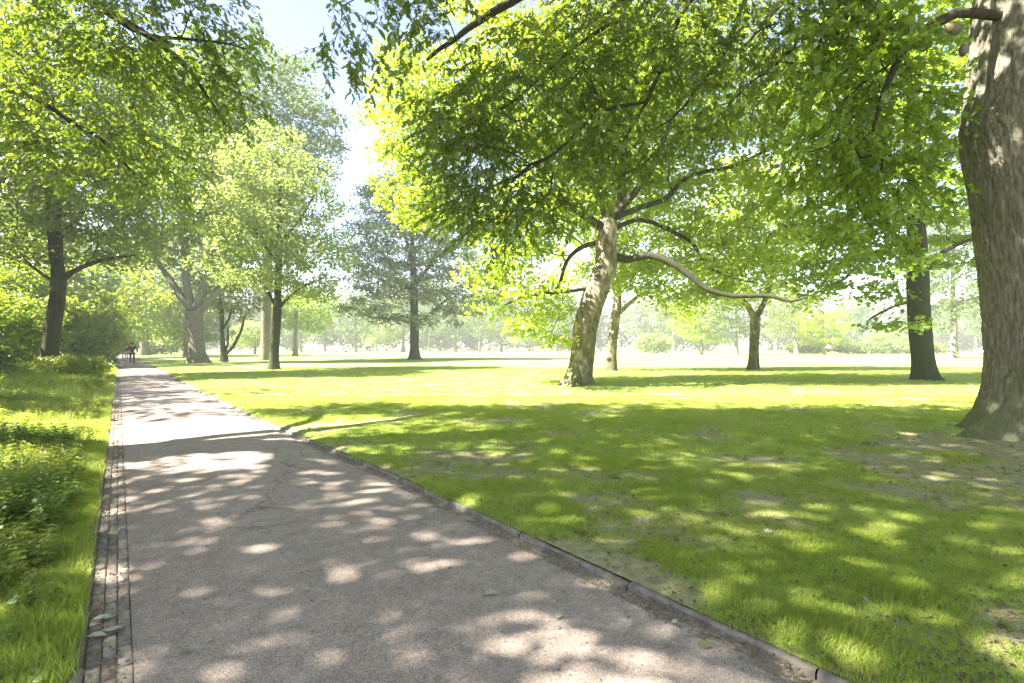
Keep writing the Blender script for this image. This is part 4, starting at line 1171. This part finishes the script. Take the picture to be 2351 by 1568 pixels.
    b1.build('bough_stub', M['bark'], root, True)
    b2 = MB(); b2.tube([p0 + [0.021, 0, 0], p0 + [-0.03, -.02, 0]], [.057, .045], 14); b2.build('cut_face', M['cutwood'], root)
    b3 = MB(); b3.ball(np.array(P(2212, 115, 7.0)) - base, (.06, .06, .085)); b3.build('knob', M['palebark'], root, True)
    return root
giant()

# ---------------------------------------------------------------- the tree left of the camera whose boughs hang into the picture
def left_oak():
    rng = np.random.default_rng(6)
    base = np.array([-10.5, 5.5, 0.3])
    root = empty('overhanging_oak', tuple(base)); tag(root, 'oak outside the left edge with dark boughs slanting across the upper left corner', 'tree')
    s = Skel()
    s.poly([(-10.5, 5.5, 0.2), (-10.5, 5.5, 2), (-10.4, 5.5, 5), (-10.3, 5.3, 8), (-10, 5, 12), (-10, 5, 15)], [.62, .5, .46, .4, .25, .1], -1, 0, 0.6)
    limbs = [
      ([(-10.4, 5.5, 6.4), (-9.6, 7.2, 8.0)] + PP([(80, -60, 9), (200, 0, 9), (300, 55, 9), (400, 130, 9.1), (470, 210, 9.2), (520, 290, 9.3)], 9), [.22, .15, .09, .075, .06, .045, .03, .014]),
      ([(-10.4, 5.5, 5.8), (-10, 7.4, 7.0)] + PP([(-80, 140, 9.6), (0, 190, 9.6), (80, 225, 9.6), (170, 285, 9.7), (250, 335, 9.8), (330, 430, 9.9)], 9), [.2, .13, .075, .06, .05, .04, .03, .014]),
      ([(-10.4, 5.5, 7), (-8, 6, 9.5), (-5, 6.5, 10.5), (-2, 6.5, 10.6), (0.5, 6.2, 10.4)], [.24, .18, .13, .09, .04]),
      ([(-10.3, 5.3, 7.5), (-8.5, 3, 10), (-5.5, 1.5, 11), (-3, 1, 11.5)], [.22, .16, .1, .04]),
      ([(-10.2, 5.2, 8), (-11, 2, 10), (-10, -1, 11)], [.2, .12, .05]),
      (PP([(200, 0, 9), (330, 80, 8.8), (450, 90, 8.7), (560, 110, 8.6)], 9), [.045, .035, .025, .012]),
    ]
    for li, (pts, rad) in enumerate(limbs):
        j = s.nearest(pts[0])
        s.poly([s.p[j]] + list(pts[1:]), rad, j, li + 1, 0.3, 0.012, rng)
    near = [BL(420, 40, 8.8, 140, 60, 1.0, 1.1), BL(500, 70, 8.8, 60, 70, .8, 1.3), BL(330, 110, 9, 170, 90, 1.1, .9), BL(480, 230, 9.2, 80, 90, .9, .8),
            BL(60, 230, 9.6, 150, 110, 1.0, .7), BL(230, 330, 9.8, 150, 90, 1.0, .7), BL(380, 400, 9.9, 90, 80, .9, .5), BL(120, 60, 9, 150, 80, 1.0, .6)]
    cn = in_blobs(near, 330, rng, 0.15, 0.42)
    dirs = s.grow(cn, rng, 4.0, 0.35, 0.05, trunkpen=6)
    upper = [((-8, 3.5, 12), (6, 5, 2.6), 1), ((-3.5, 5.0, 10.8), (5, 3.6, 1.3), 1.1), ((-5, 0, 11.5), (5, 4, 1.6), 1), ((-10, 5, 15), (4, 4, 2), .6), ((-14, 1, 10), (4, 3.5, 2.2), .9), ((-8.5, 1.5, 9), (3.5, 2.6, 1.3), 1.7), ((-5.5, -2.5, 9), (3, 2, 1.3), 1.3)]  # leaf masses out of view, set so their shadow covers path and lawn
    cu = in_blobs(upper, 800, rng, 0.15, 0.85)
    s.grow(cu, rng, 7, 0.9)
    s.radii(tip=0.006)
    lv, ch, ra = sprays(cn, dirs, 12, 8, 0.66, 0.108, rng, 0.45)
    ex = [(c - base, r_) for c, r_ in zip(ch, ra)]
    wood(s, root, M['darkbark'], tuple(base), flare_fn(.5, .6, 5), True, 0.0, 16, extra=(1, ex))
    crown_obj(root, base, [lv], 'oak', M['oak'], name='crown')
    crown_obj(root, base, [cloud(cu, 75, 0.75, 0.6, 0.22, rng, 0.6)], 'rhomb', M['oak'], name='upper_crown')
left_oak()

# ---------------------------------------------------------------- grass, weeds, litter
def scatter(name, label, pts, rot, scl, idx, variants, parent=None):
    me = bpy.data.meshes.new(name)
    me.vertices.add(len(pts)); me.vertices.foreach_set('co', np.asarray(pts, np.float32).ravel())
    for nm, ty, arr, f in (('rotv', 'FLOAT_VECTOR', rot, 'vector'), ('scl', 'FLOAT', scl, 'value'), ('vid', 'INT', idx, 'value')):
        at = me.attributes.new(nm, ty, 'POINT')
        at.data.foreach_set(f, np.asarray(arr, np.int32 if ty == 'INT' else np.float32).ravel())
    o = obj(name, me, parent); tag(o, label, kind='stuff')
    col = bpy.data.collections.new(name + ' source')
    for k, m in enumerate(variants):
        col.objects.link(bpy.data.objects.new('%s_%02d' % (name, k), m))
    ng = bpy.data.node_groups.new(name, 'GeometryNodeTree')
    ng.interface.new_socket('Geometry', in_out='INPUT', socket_type='NodeSocketGeometry')
    ng.interface.new_socket('Geometry', in_out='OUTPUT', socket_type='NodeSocketGeometry')
    N, L = ng.nodes, ng.links
    gi = N.new('NodeGroupInput'); go = N.new('NodeGroupOutput')
    ci = N.new('GeometryNodeCollectionInfo'); ci.inputs['Collection'].default_value = col
    ci.inputs['Separate Children'].default_value = True; ci.inputs['Reset Children'].default_value = True
    ip = N.new('GeometryNodeInstanceOnPoints'); ip.inputs['Pick Instance'].default_value = True
    def at(nm, ty):
        a = N.new('GeometryNodeInputNamedAttribute'); a.data_type = ty; a.inputs['Name'].default_value = nm
        return [q for q in a.outputs if q.enabled and q.name == 'Attribute'][0]
    L.new(gi.outputs[0], ip.inputs['Points']); L.new(ci.outputs[0], ip.inputs['Instance'])
    L.new(at('vid', 'INT'), ip.inputs['Instance Index'])
    e2r = N.new('FunctionNodeEulerToRotation'); L.new(at('rotv', 'FLOAT_VECTOR'), e2r.inputs[0]); L.new(e2r.outputs[0], ip.inputs['Rotation'])
    L.new(at('scl', 'FLOAT'), ip.inputs['Scale'])
    L.new(ip.outputs[0], go.inputs[0])
    md = o.modifiers.new('scatter', 'NODES'); md.node_group = ng
    return o

def tuft(seed, n, rad, hmin, hmax, wd, mat, bend=0.5):
    rng = np.random.default_rng(seed)
    V = []; F = []
    for i in range(n):
        a = rng.uniform(0, 6.28); r_ = rad * math.sqrt(rng.random()); x, y = r_ * math.cos(a), r_ * math.sin(a)
        h = rng.uniform(hmin, hmax); b = rng.uniform(0, 6.28); w_ = wd * rng.uniform(.7, 1.3)
        lx, ly = math.cos(b) * h * bend * rng.uniform(.2, 1.2), math.sin(b) * h * bend * rng.uniform(.2, 1.2)
        px, py = -math.sin(b) * w_, math.cos(b) * w_
        q = len(V)
        V += [(x - px, y - py, 0), (x + px, y + py, 0), (x - px * .8 + lx * .35, y - py * .8 + ly * .35, h * .6), (x + px * .8 + lx * .35, y + py * .8 + ly * .35, h * .6), (x + lx, y + ly, h)]
        F += [(q, q + 1, q + 3), (q, q + 3, q + 2), (q + 2, q + 3, q + 4)]
    return mesh_np('tuft', np.array(V), [np.array(F)], mat)

def pts_right(n, y0, y1, rng, pad=1.0):
    Y = rng.uniform(y0, y1, n * 3)
    xe = XRo(Y); xm = Y * 1.05 + pad
    wgt = (xm - xe); keep = rng.random(len(Y)) < wgt / wgt.max()
    Y = Y[keep][:n]; xe = XRo(Y); xm = Y * 1.05 + pad
    X = xe - 0.02 + rng.random(len(Y)) * (xm - xe)
    return X, Y

def grass():
    rng = np.random.default_rng(9)
    T1 = [tuft(i, 15, 0.05, 0.012, 0.036, 0.0014, M['grass'], .9) for i in range(5)] + [tuft(20 + i, 24, 0.045, 0.02, 0.048, 0.0015, M['grass'], .8) for i in range(3)]
    P_ = []; S_ = []; I_ = []
    for (n, y0, y1, sc_, pw) in ((60000, 1.6, 6, 0.9, 1), (60000, 6, 14, 1.2, 1), (36000, 14, 34, 1.9, 1)):
        X, Y = pts_right(n, y0, y1, rng)
        b = bare(X, Y)
        keep = rng.random(len(X)) > b * 0.82
        X, Y, b = X[keep], Y[keep], b[keep]
        dist = (X - GXc) ** 2 + (Y - GYc) ** 2
        k2 = dist > 1.5 ** 2
        X, Y, b = X[k2], Y[k2], b[k2]
        Z = lawn_z(X, Y, X - XRo(Y)) - 0.004
        clump = vnoise(np.stack([X, Y], -1) * 3.2, 55)
        lush = np.clip((clump - .55) * 4, 0, .8) * np.clip((10 - Y) / 6, 0.0, 1)
        id_ = np.where(rng.random(len(X)) < lush, rng.integers(5, 8, len(X)), rng.integers(0, 5, len(X)))
        P_.append(np.stack([X, Y, Z], 1)); I_.append(id_)
        S_.append(sc_ * rng.uniform(.7, 1.25, len(X)) * (1 - 0.45 * b) * (0.8 + 0.5 * clump))
    P_ = np.concatenate(P_); S_ = np.concatenate(S_); I_ = np.concatenate(I_)
    rot = np.stack([rng.normal(size=len(P_)) * .1, rng.normal(size=len(P_)) * .1, rng.uniform(0, 6.28, len(P_))], 1)
    scatter('lawn_grass', 'short patchy lawn grass blades', P_, rot, S_, I_, T1)
    # left verge
    T2 = [tuft(40 + i, 20, 0.05, 0.025, 0.085, 0.0018, M['grass'], .9) for i in range(4)] + [tuft(50 + i, 20, 0.06, 0.10, 0.22, 0.0024, M['grass'], .7) for i in range(3)]
    P_ = []; S_ = []; I_ = []
    for n, y0, y1, wmax, sc_ in ((15000, 1.2, 5, 3.0, 1.0), (17000, 5, 12, 5.0, 1.2), (14000, 12, 40, 9, 2.0)):
        Y = rng.uniform(y0, y1, n); s = rng.random(n) ** 1.25 * wmax
        X = XLo(Y) - s
        b = np.clip((fbm(np.stack([X, Y], -1) * 1.4, 61) + np.clip((3.4 - Y) / 3, 0, 1) * .12 - .52) * 5, 0, 1)
        keep = rng.random(n) > b * .85 * (s < 1.6)
        X, Y, s = X[keep], Y[keep], s[keep]
        Z = verge_z(X, Y, s) - .004
        tall = (rng.random(len(X)) < np.clip((s - 0.5) * 0.4, 0, .35) * np.clip((Y - 2.6) / 2.5, 0, 1))
        I_.append(np.where(tall, rng.integers(4, 7, len(X)), rng.integers(0, 4, len(X))))
        P_.append(np.stack([X, Y, Z], 1)); S_.append(sc_ * rng.uniform(.6, 1.2, len(X)))
    P_ = np.concatenate(P_); S_ = np.concatenate(S_); I_ = np.concatenate(I_)
    rot = np.stack([rng.normal(size=len(P_)) * .15, rng.normal(size=len(P_)) * .15, rng.uniform(0, 6.28, len(P_))], 1)
    scatter('verge_grass', 'longer unmown grass on the left verge', P_, rot, S_, I_, T2)
grass()

def weed_mesh(seed, h, nl, size, mat, kind='oval'):
    rng = np.random.default_rng(seed)
    ns = 3
    Cs = []; As = []; Ns = []; Ss = []; ch = []; ra = []
    for q in range(ns):
        a = rng.uniform(0, 6.28); lean = rng.uniform(.1, .35) * h
        tip = np.array([math.cos(a) * lean, math.sin(a) * lean, h * rng.uniform(.6, 1)])
        b0 = np.array([rng.normal() * .03, rng.normal() * .03, 0])
        ch.append(np.array([b0, b0 * .5 + tip * .5 * np.array([.6, .6, 1]), tip])); ra.append(np.array([.003, .0025, .0015]))
        for i in range(nl):
            t = 0.2 + 0.8 * i / (nl - 1); p = b0 * (1 - t) + tip * t
            for sgn in (0, math.pi):
                an = i * 1.57 + sgn + rng.normal() * .3
                Cs.append(p); As.append([math.cos(an), math.sin(an), rng.uniform(-.3, .5)]); Ns.append([rng.normal() * .35, rng.normal() * .35, 1]); Ss.append(size * (1.15 - .5 * t) * rng.uniform(.7, 1.2))
    V, F = leaf_arrays(np.array(Cs), np.array(As), np.array(Ns), np.array(Ss), kind, 1.25)
    V2, F2 = tubes(ch, ra, 3)
    return mesh_np('weed', np.concatenate([V, V2]), [F, F2 + len(V)], mat)
def weeds():
    rng = np.random.default_rng(13)
    W = [weed_mesh(i, 0.42, 7, 0.085, M['weed']) for i in range(4)] + [weed_mesh(10 + i, 0.30, 5, 0.075, M['weed_y']) for i in range(2)] + [weed_mesh(20, 0.14, 3, 0.07, M['weed'])]
    P_ = []; S_ = []; I_ = []
    for n, y0, y1, s0, s1, sc_ in ((2800, 2.6, 5.5, 0.2, 4.5, .8), (9000, 5.0, 13, 0.15, 8, .85), (9000, 13, 32, 0.3, 14, 1.0), (3600, 30, 60, .6, 12, 1.5)):
        Y = rng.uniform(y0, y1, n); s = s0 + rng.random(n) ** .9 * (s1 - s0); X = XLo(Y) - s
        cl = fbm(np.stack([X, Y], -1) * .8, 71, 3)
        keep = rng.random(n) < np.clip((cl - .36) * 5, 0.05, 1)
        keep &= ~((s < 2.6) & (Y > 46) & (Y < 64))
        X, Y, s, cl = X[keep], Y[keep], s[keep], cl[keep]
        P_.append(np.stack([X, Y, verge_z(X, Y, s)], 1))
        yel = fbm(np.stack([X, Y], -1) * .35 + 5, 73, 2) > .50
        I_.append(np.where(yel, rng.integers(4, 6, len(X)), rng.integers(0, 4, len(X))))
        S_.append(sc_ * rng.uniform(.6, 1.5, len(X)) * np.clip(.6 + s * .14, 0, 1.1))
    # little broad-leaved plants in the lawn
    X, Y = pts_right(260, 2.0, 9, rng, .3)
    P_.append(np.stack([X, Y, lawn_z(X, Y, X - XRo(Y))], 1)); I_.append(np.full(len(X), 6)); S_.append(rng.uniform(.18, .5, len(X)))
    n = 500; Y = rng.uniform(1.6, 9, n); s = rng.uniform(.05, 2.5, n); X = XLo(Y) - s
    P_.append(np.stack([X, Y, verge_z(X, Y, s)], 1)); I_.append(np.full(n, 6)); S_.append(rng.uniform(.3, .9, n))
    P_ = np.concatenate(P_); S_ = np.concatenate(S_); I_ = np.concatenate(I_)
    rot = np.stack([rng.normal(size=len(P_)) * .12, rng.normal(size=len(P_)) * .12, rng.uniform(0, 6.28, len(P_))], 1)
    scatter('verge_weeds', 'leafy nettles and weeds crowding the left verge', P_, rot, S_, I_, W)
weeds()

# litter in the gutters: crumbs, twigs and old leaves
def litter():
    rng = np.random.default_rng(15)
    brown = leaf_mat('withered leaves', (0.08, 0.055, 0.03), (0.24, 0.19, 0.10), (0.16, 0.11, 0.05), .25, .04, 6)
    def heap(name, label, n, yfun, xfun, zfun, size, kind='rhomb', mat=brown):
        Y = yfun(n); X = xfun(Y); Z = zfun(X, Y)
        C = np.stack([X, Y, Z], 1); A = rng.normal(size=(n, 3)); A[:, 2] *= .15
        Nn = rng.normal(size=(n, 3)) * .3 + [0, 0, 1]
        V, F = leaf_arrays(C, A, Nn, size * rng.uniform(.4, 1.4, n), kind)
        o = obj(name, mesh_np(name, V, [F], mat)); tag(o, label, kind='stuff')
    def yn(lo, hi, p=1.8): return lambda n: lo + (hi - lo) * rng.random(n) ** p
    heap('gutter_litter', 'crumbled leaves and dirt along the right kerb', 6500, yn(1.6, 22), lambda Y: XR(Y) - np.abs(rng.normal(size=len(Y))) * .09 - .005 - .05 * (vnoise(np.stack([Y * 3, Y * 0], -1), 5) > .6),
         lambda X, Y: 0.012 + rng.random(len(X)) * .008, .015)
    heap('band_litter', 'crumbled leaves lying on the brick band', 1300, yn(1.6, 12), lambda Y: XL(Y) - rng.random(len(Y)) * BAND_L, lambda X, Y: .012 + rng.random(len(X)) * .006, .02)
    heap('lawn_litter', 'dry leaf crumbs and twigs in the thin turf', 9000, yn(1.9, 12, 1.4), lambda Y: XRo(Y) + rng.random(len(Y)) * (Y * 1.05 + 1 - XRo(Y)), lambda X, Y: lawn_z(X, Y, X - XRo(Y)) + .008 + rng.random(len(X)) * .01, .026)
    heap('verge_litter', 'dry leaf crumbs at the foot of the verge grass', 1500, yn(1.6, 8), lambda Y: XLo(Y) - rng.random(len(Y)) * 1.6, lambda X, Y: verge_z(X, Y, XLo(Y) - X) + .01, .025)
    heap('path_litter', 'tiny crumbs and seeds strewn over the asphalt', 1900, yn(1.7, 16), lambda Y: XL(Y) + rng.random(len(Y)) * (XR(Y) - GUT_R - XL(Y)), lambda X, Y: crown_z(X, Y) + .004, .012)
litter()

pale = leaf_mat('pale fallen leaves', (0.30, 0.29, 0.20), (0.48, 0.47, 0.36), (0.2, 0.2, 0.1), .2, .05, 5)
fresh = leaf_mat('fresh fallen leaves', (0.16, 0.2, 0.07), (0.28, 0.32, 0.12), (0.25, 0.3, 0.05), .3, .05, 5)
dry = leaf_mat('brown fallen leaves', (0.12, 0.07, 0.035), (0.2, 0.12, 0.06), (0.1, 0.06, 0.03), .2, .05, 5)
def fallen(x, y, label, size, mat, kind='oak', rz=0.0, curl=0.0):
    X, Y = G(x, y)
    if X < float(XL(Y)): z = 0.012
    elif X < float(XR(Y)): z = float(crown_z(np.array(X), np.array(Y))) + 0.008
    else: z = float(lawn_z(np.array(X), np.array(Y), np.array(X - XRo(Y)))) + .03
    v, t = tmpl(kind); v = v.copy(); v[:, 2] = v[:, 2] * (2 + curl) + .05 + .5 * curl * (v[:, 0] - .5) ** 2; v[:, 0] -= .5
    o = obj('fallen_leaf', mesh_np('fallen_leaf', v * size, [t], mat)); o.location = (X, Y, z); o.rotation_euler = (0.1, -.1, rz)
    tag(o, label, 'leaf', 'fallen leaves by the path'); return o
fallen(222, 1466, 'pale leaf lying lowest of the bright leaves on the brick band', .08, pale, 'oval', .3, .6)
fallen(262, 1452, 'pale curled leaf on the brick band touching the asphalt side', .075, pale, 'oval', .7, .8)
fallen(236, 1425, 'pale leaf topmost of the bright leaves on the brick band', .085, pale, 'oval', .4, .5)
fallen(240, 1452, 'tiny whitish leaf scrap between the larger pale leaves on the bricks', .035, pale, 'rhomb', .2)
fallen(1125, 1380, 'pale lobed leaf on the asphalt in the middle of the path', .085, pale, 'oak', .2, .4)
fallen(1283, 1430, 'pale leaf on the asphalt nearer the right kerb', .065, pale, 'oak', .9, .5)
fallen(1032, 1320, 'small dark brown leaf curled on the sunlit asphalt', .035, dry, 'oval', 1.2, 1)
fallen(702, 1370, 'small pale leaf on the left half of the asphalt', .045, pale, 'oval', .1, .6)
fallen(425, 1505, 'yellowish leaf near the bottom of the path by the brick band', .05, fresh, 'oval', .2, .5)
fallen(482, 1482, 'whitish leaf sliver low on the asphalt left side', .04, pale, 'rhomb', .8)
fallen(848, 1478, 'tiny white leaf scrap low in the middle of the asphalt', .03, pale, 'rhomb', .3)
fallen(1620, 1490, 'yellow-green leaf resting in the right gutter', .06, fresh, 'maple', .5, .4)
fallen(1550, 1435, 'pale leaf against the foot of the right kerb', .05, pale, 'oval', .4, .5)
fallen(1490, 1405, 'light brown leaf in the sunny stretch of gutter', .06, dry, 'oval', .9, .5)
fallen(1765, 1240, 'bluish white leaf on the lawn beside a small plant', .07, pale, 'maple', .3, .4)
fallen(200, 1022, 'white paper-like leaf at the edge of the verge grass', .2, pale, 'oval', .2, .3)

# ---------------------------------------------------------------- people, bench, van, building
skin = plain('skin', (0.42, 0.27, 0.2), .6); hairb = plain('brown hair', (0.07, 0.045, 0.03), .7); hairy = plain('fair hair', (0.3, 0.2, 0.1), .7)
def person(label, x, y, top, bottom, hair, stride, seed, rz, elbows=0.0, h=1.74):
    X, Y = G(x, y)
    root = empty('person', (X, Y, 0.02), rz); tag(root, label, 'person', 'people walking on the far path')
    k = h / 1.74
    def skel(name, mat, verts, edges, rad, sub=2):
        me = bpy.data.meshes.new(name); me.from_pydata([tuple(c * k for c in v) for v in verts], edges, [])
        o = obj(name, me, root)
        me.materials.append(mat)
        o.modifiers.new('skin', 'SKIN')
        sv = me.skin_vertices[0].data
        for q, r_ in zip(sv, rad):
            q.radius = (r_[0] * k, r_[1] * k) if isinstance(r_, tuple) else (r_ * k, r_ * k)
        sv[0].use_root = True
        sm = o.modifiers.new('sub', 'SUBSURF'); sm.levels = sm.render_levels = sub
        return o
    st = stride
    # body: one continuous figure (pelvis, spine, head, arms, legs); walking along local +Y
    V = [(0, 0, .95), (0, 0, 1.12), (0, .01, 1.32), (0, .01, 1.44), (0, .02, 1.53), (0, .03, 1.63), (0, .03, 1.70),
         (.10, 0, .90), (.11, st * .5, .50), (.11, st * .75, .10), (.11, st * .75 + .13, .035),
         (-.10, 0, .90), (-.11, -st * .35, .50), (-.11, -st * .95, .14), (-.11, -st * .95 + .10, .04),
         (.17, 0, 1.40), (.25 + elbows, -st * .35, 1.14), (.22 + elbows * .2, -st * .2 + .12, .95 + elbows * .1), (.21 + elbows * .1, -st * .2 + .18, .88 + elbows * .1),
         (-.17, 0, 1.40), (-.25 - elbows, st * .35, 1.14), (-.22 - elbows * .2, st * .5 + .1, .97 + elbows * .1), (-.21 - elbows * .1, st * .5 + .15, .90 + elbows * .1)]
    E = [(0, 1), (1, 2), (2, 3), (3, 4), (4, 5), (5, 6), (0, 7), (7, 8), (8, 9), (9, 10), (0, 11), (11, 12), (12, 13), (13, 14), (3, 15), (15, 16), (16, 17), (17, 18), (3, 19), (19, 20), (20, 21), (21, 22)]
    Rd = [(.13, .10), (.12, .09), (.15, .10), (.10, .08), .05, .085, .07, .085, .058, .04, .035, .085, .058, .04, .035, .055, .042, .032, .03, .055, .042, .032, .03]
    skel('body', skin, V, E, Rd)
    skel('shirt', top, [V[i] for i in (0, 1, 2, 3, 15, 16, 19, 20)], [(0, 1), (1, 2), (2, 3), (3, 4), (4, 5), (3, 6), (6, 7)], [(.15, .12), (.145, .11), (.175, .125), (.115, .095), .07, .055, .07, .055])
    skel('trousers', bottom, [(0, 0, .97)] + [V[i] for i in (7, 8, 9, 11, 12, 13)], [(0, 1), (1, 2), (2, 3), (0, 4), (4, 5), (5, 6)], [(.145, .115), .105, .075, .055, .105, .075, .055])
    m = MB(); m.ball((0, .005 * k, 1.675 * k), (.092 * k, .105 * k, .10 * k)); m.build('hair', hair, root, True)
    m = MB()
    for q in (V[10], V[14]): m.box((q[0] * k, (q[1] - .03) * k, .04 * k), (.09 * k, .25 * k, .07 * k))
    m.build('shoes', plain('shoes', (.05, .05, .05), .6), root)
olive = plain('olive cloth', (0.035, 0.035, 0.02), .85); khaki = plain('grey brown cloth', (0.07, 0.055, 0.05), .85)
red = plain('faded red cloth', (0.30, 0.09, 0.07), .85); pinkc = plain('pale pink cloth', (0.42, 0.30, 0.28), .85)
blonde = hairy
pa = math.atan2(-0.785, 1) * -1
person('person in a dark olive top striding on the path, nearest of the walkers', 303, 838, olive, khaki, hairb, .32, 1, R(38), .10, 1.78)
person('person in a faded red top walking farther up the path, left walker', 284, 829, red, pinkc, blonde, .2, 2, R(38), .04, 1.7)
person('person in grey half hidden between the red walker and the olive one', 295, 828, plain('grey cloth', (.2, .19, .2), .8), pinkc, hairb, .2, 3, R(38), .02, 1.68)

def bench():
    X, Y = G(264, 826)
    root = empty('park_bench', (float(XLo(Y)) - .8, Y, 0.05), PANG); tag(root, 'black park bench at the left edge of the path near the walkers', 'bench')
    dk = plain('black painted steel', (.012, .012, .014), .4, .5); wd_ = plain('dark stained wood', (.03, .025, .022), .6)
    for i in range(4):
        m = MB(); m.box((0, -.18 + i * .12, .45), (1.9, .1, .035)); m.build('seat_slat', wd_, root)
    for i in range(3):
        m = MB(); m.box((0, .27 + i * .02, .60 + i * .13), (1.9, .03, .1), 0, -.15); m.build('back_slat', wd_, root)
    for sx_ in (-.8, .8):
        m = MB(); m.box((sx_, 0, .415), (.05, .5, .04)); m.box((sx_, -.2, .2), (.05, .05, .42)); m.box((sx_, .24, .45), (.05, .05, .92), 0, -.1)
        m.build('leg', dk, root)
bench()

def van(label, x, Y, body, low, rz, s=1.0):
    X = (x - CX) / FOC * Y
    root = empty('parked_van', (X, Y, 0.0), rz); tag(root, label, 'van')
    gl = plain('dark glass', (.03, .035, .045), .15, .6); ty = plain('tyre rubber', (.02, .02, .02), .8)
    prof = [(-2.4, .35), (-2.4, 1.9), (-2.25, 2.05), (1.0, 2.05), (1.45, 1.9), (1.95, 1.2), (2.4, 1.05), (2.45, .35)]
    m = MB(); n = len(prof); V = [(px, sy, pz) for sy in (-.9, .9) for px, pz in prof]
    m.add(V, [(i, (i + 1) % n, (i + 1) % n + n, i + n) for i in range(n)])
    m.f[4] += [[0, 7, 2, 1], [7, 3, 2, 2]][:1]; m.f[4] += [[2, 7, 4, 3], [7, 6, 5, 4]]
    m.f[4] += [[8, 9, 10, 15], [10, 11, 12, 15], [12, 13, 14, 15]]
    m.build('body', body, root)
    m = MB(); m.box((0, 0, .5), (4.7, 1.86, .3)); m.build('sill_panel', low, root)
    for sy in (-.912, .912):
        m = MB(); m.add([(.45, sy, 1.2), (1.7, sy, 1.2), (1.35, sy, 1.75), (.45, sy, 1.75)], [(0, 1, 2, 3)]); m.build('side_window', gl, root)
    m = MB(); m.add([(1.52, -.75, 1.83), (1.99, -.75, 1.2), (1.99, .75, 1.2), (1.52, .75, 1.83)], [(0, 1, 2, 3)]); m.build('windscreen', gl, root)
    for wx in (-1.5, 1.5):
        for sy in (-.85, .85):
            m = MB(); m.tube([(wx, sy - .11, .34), (wx, sy + .11, .34)], [.34, .34], 16); m.build('wheel', ty, root)
    root.scale = (s, s, s)
white = plain('white paint', (.75, .75, .75), .35, .5, .05); redp = plain('red paint', (.5, .08, .06), .4, .5, .05)
van('white parked van with red lower panel, tiny beyond the far lawn left of centre', 783, 140, white, redp, 0.15, .85)
van('white parked van in the haze between the dark trunk and the giant trunk', 2275, 95, white, plain('blue paint', (.1, .14, .35), .4, .5, .05), 3.0, .8)

def house():
    Y = 205; X = (2180 - CX) / FOC * Y
    root = empty('white_building', (X, Y, 0), 0); tag(root, 'long low white building dissolving in haze at the right', 'building')
    wl = plain('white render', (.78, .78, .77), .8, .2, .05); gl = plain('window glass', (.2, .25, .35), .2, .5); rf = plain('pale roof', (.6, .6, .62), .7)
    m = MB(); m.box((0, 0, 4), (62, 12, 8)); m.build('wall', wl, root)
    m = MB(); m.box((0, 0, 8.25), (63, 13, .5)); m.build('roof', rf, root)
    gm = None
    for fl in range(2):
        for i in range(14):
            if gm is None:
                m = MB(); m.box((0, 0, 0), (2.2, .12, 1.5)); gm = m.mesh('window', gl)
            o = obj('window', gm, root); o.location = (-28 + i * 4.3, -6.03, 2.2 + fl * 3.6)
house()

# ---------------------------------------------------------------- haze
def haze():
    m = MB(); x0, x1, y0, y1, z0, z1 = -330, 340, -45, 350, -1.1, 42
    m.box(((x0 + x1) / 2, (y0 + y1) / 2, (z0 + z1) / 2), (x1 - x0, y1 - y0, z1 - z0))
    mt = bpy.data.materials.new('haze'); mt.use_nodes = True
    N, L = mt.node_tree.nodes, mt.node_tree.links; N.clear()
    v = N.new('ShaderNodeVolumePrincipled'); v.inputs['Density'].default_value = 0.0008
    v.inputs['Color'].default_value = (0.93, 0.95, 0.98, 1); v.inputs['Anisotropy'].default_value = 0.0
    o = N.new('ShaderNodeOutputMaterial'); L.new(v.outputs[0], o.inputs['Volume'])
    h = m.build('haze', mt); tag(h, 'pale summer haze', kind='stuff')
haze()
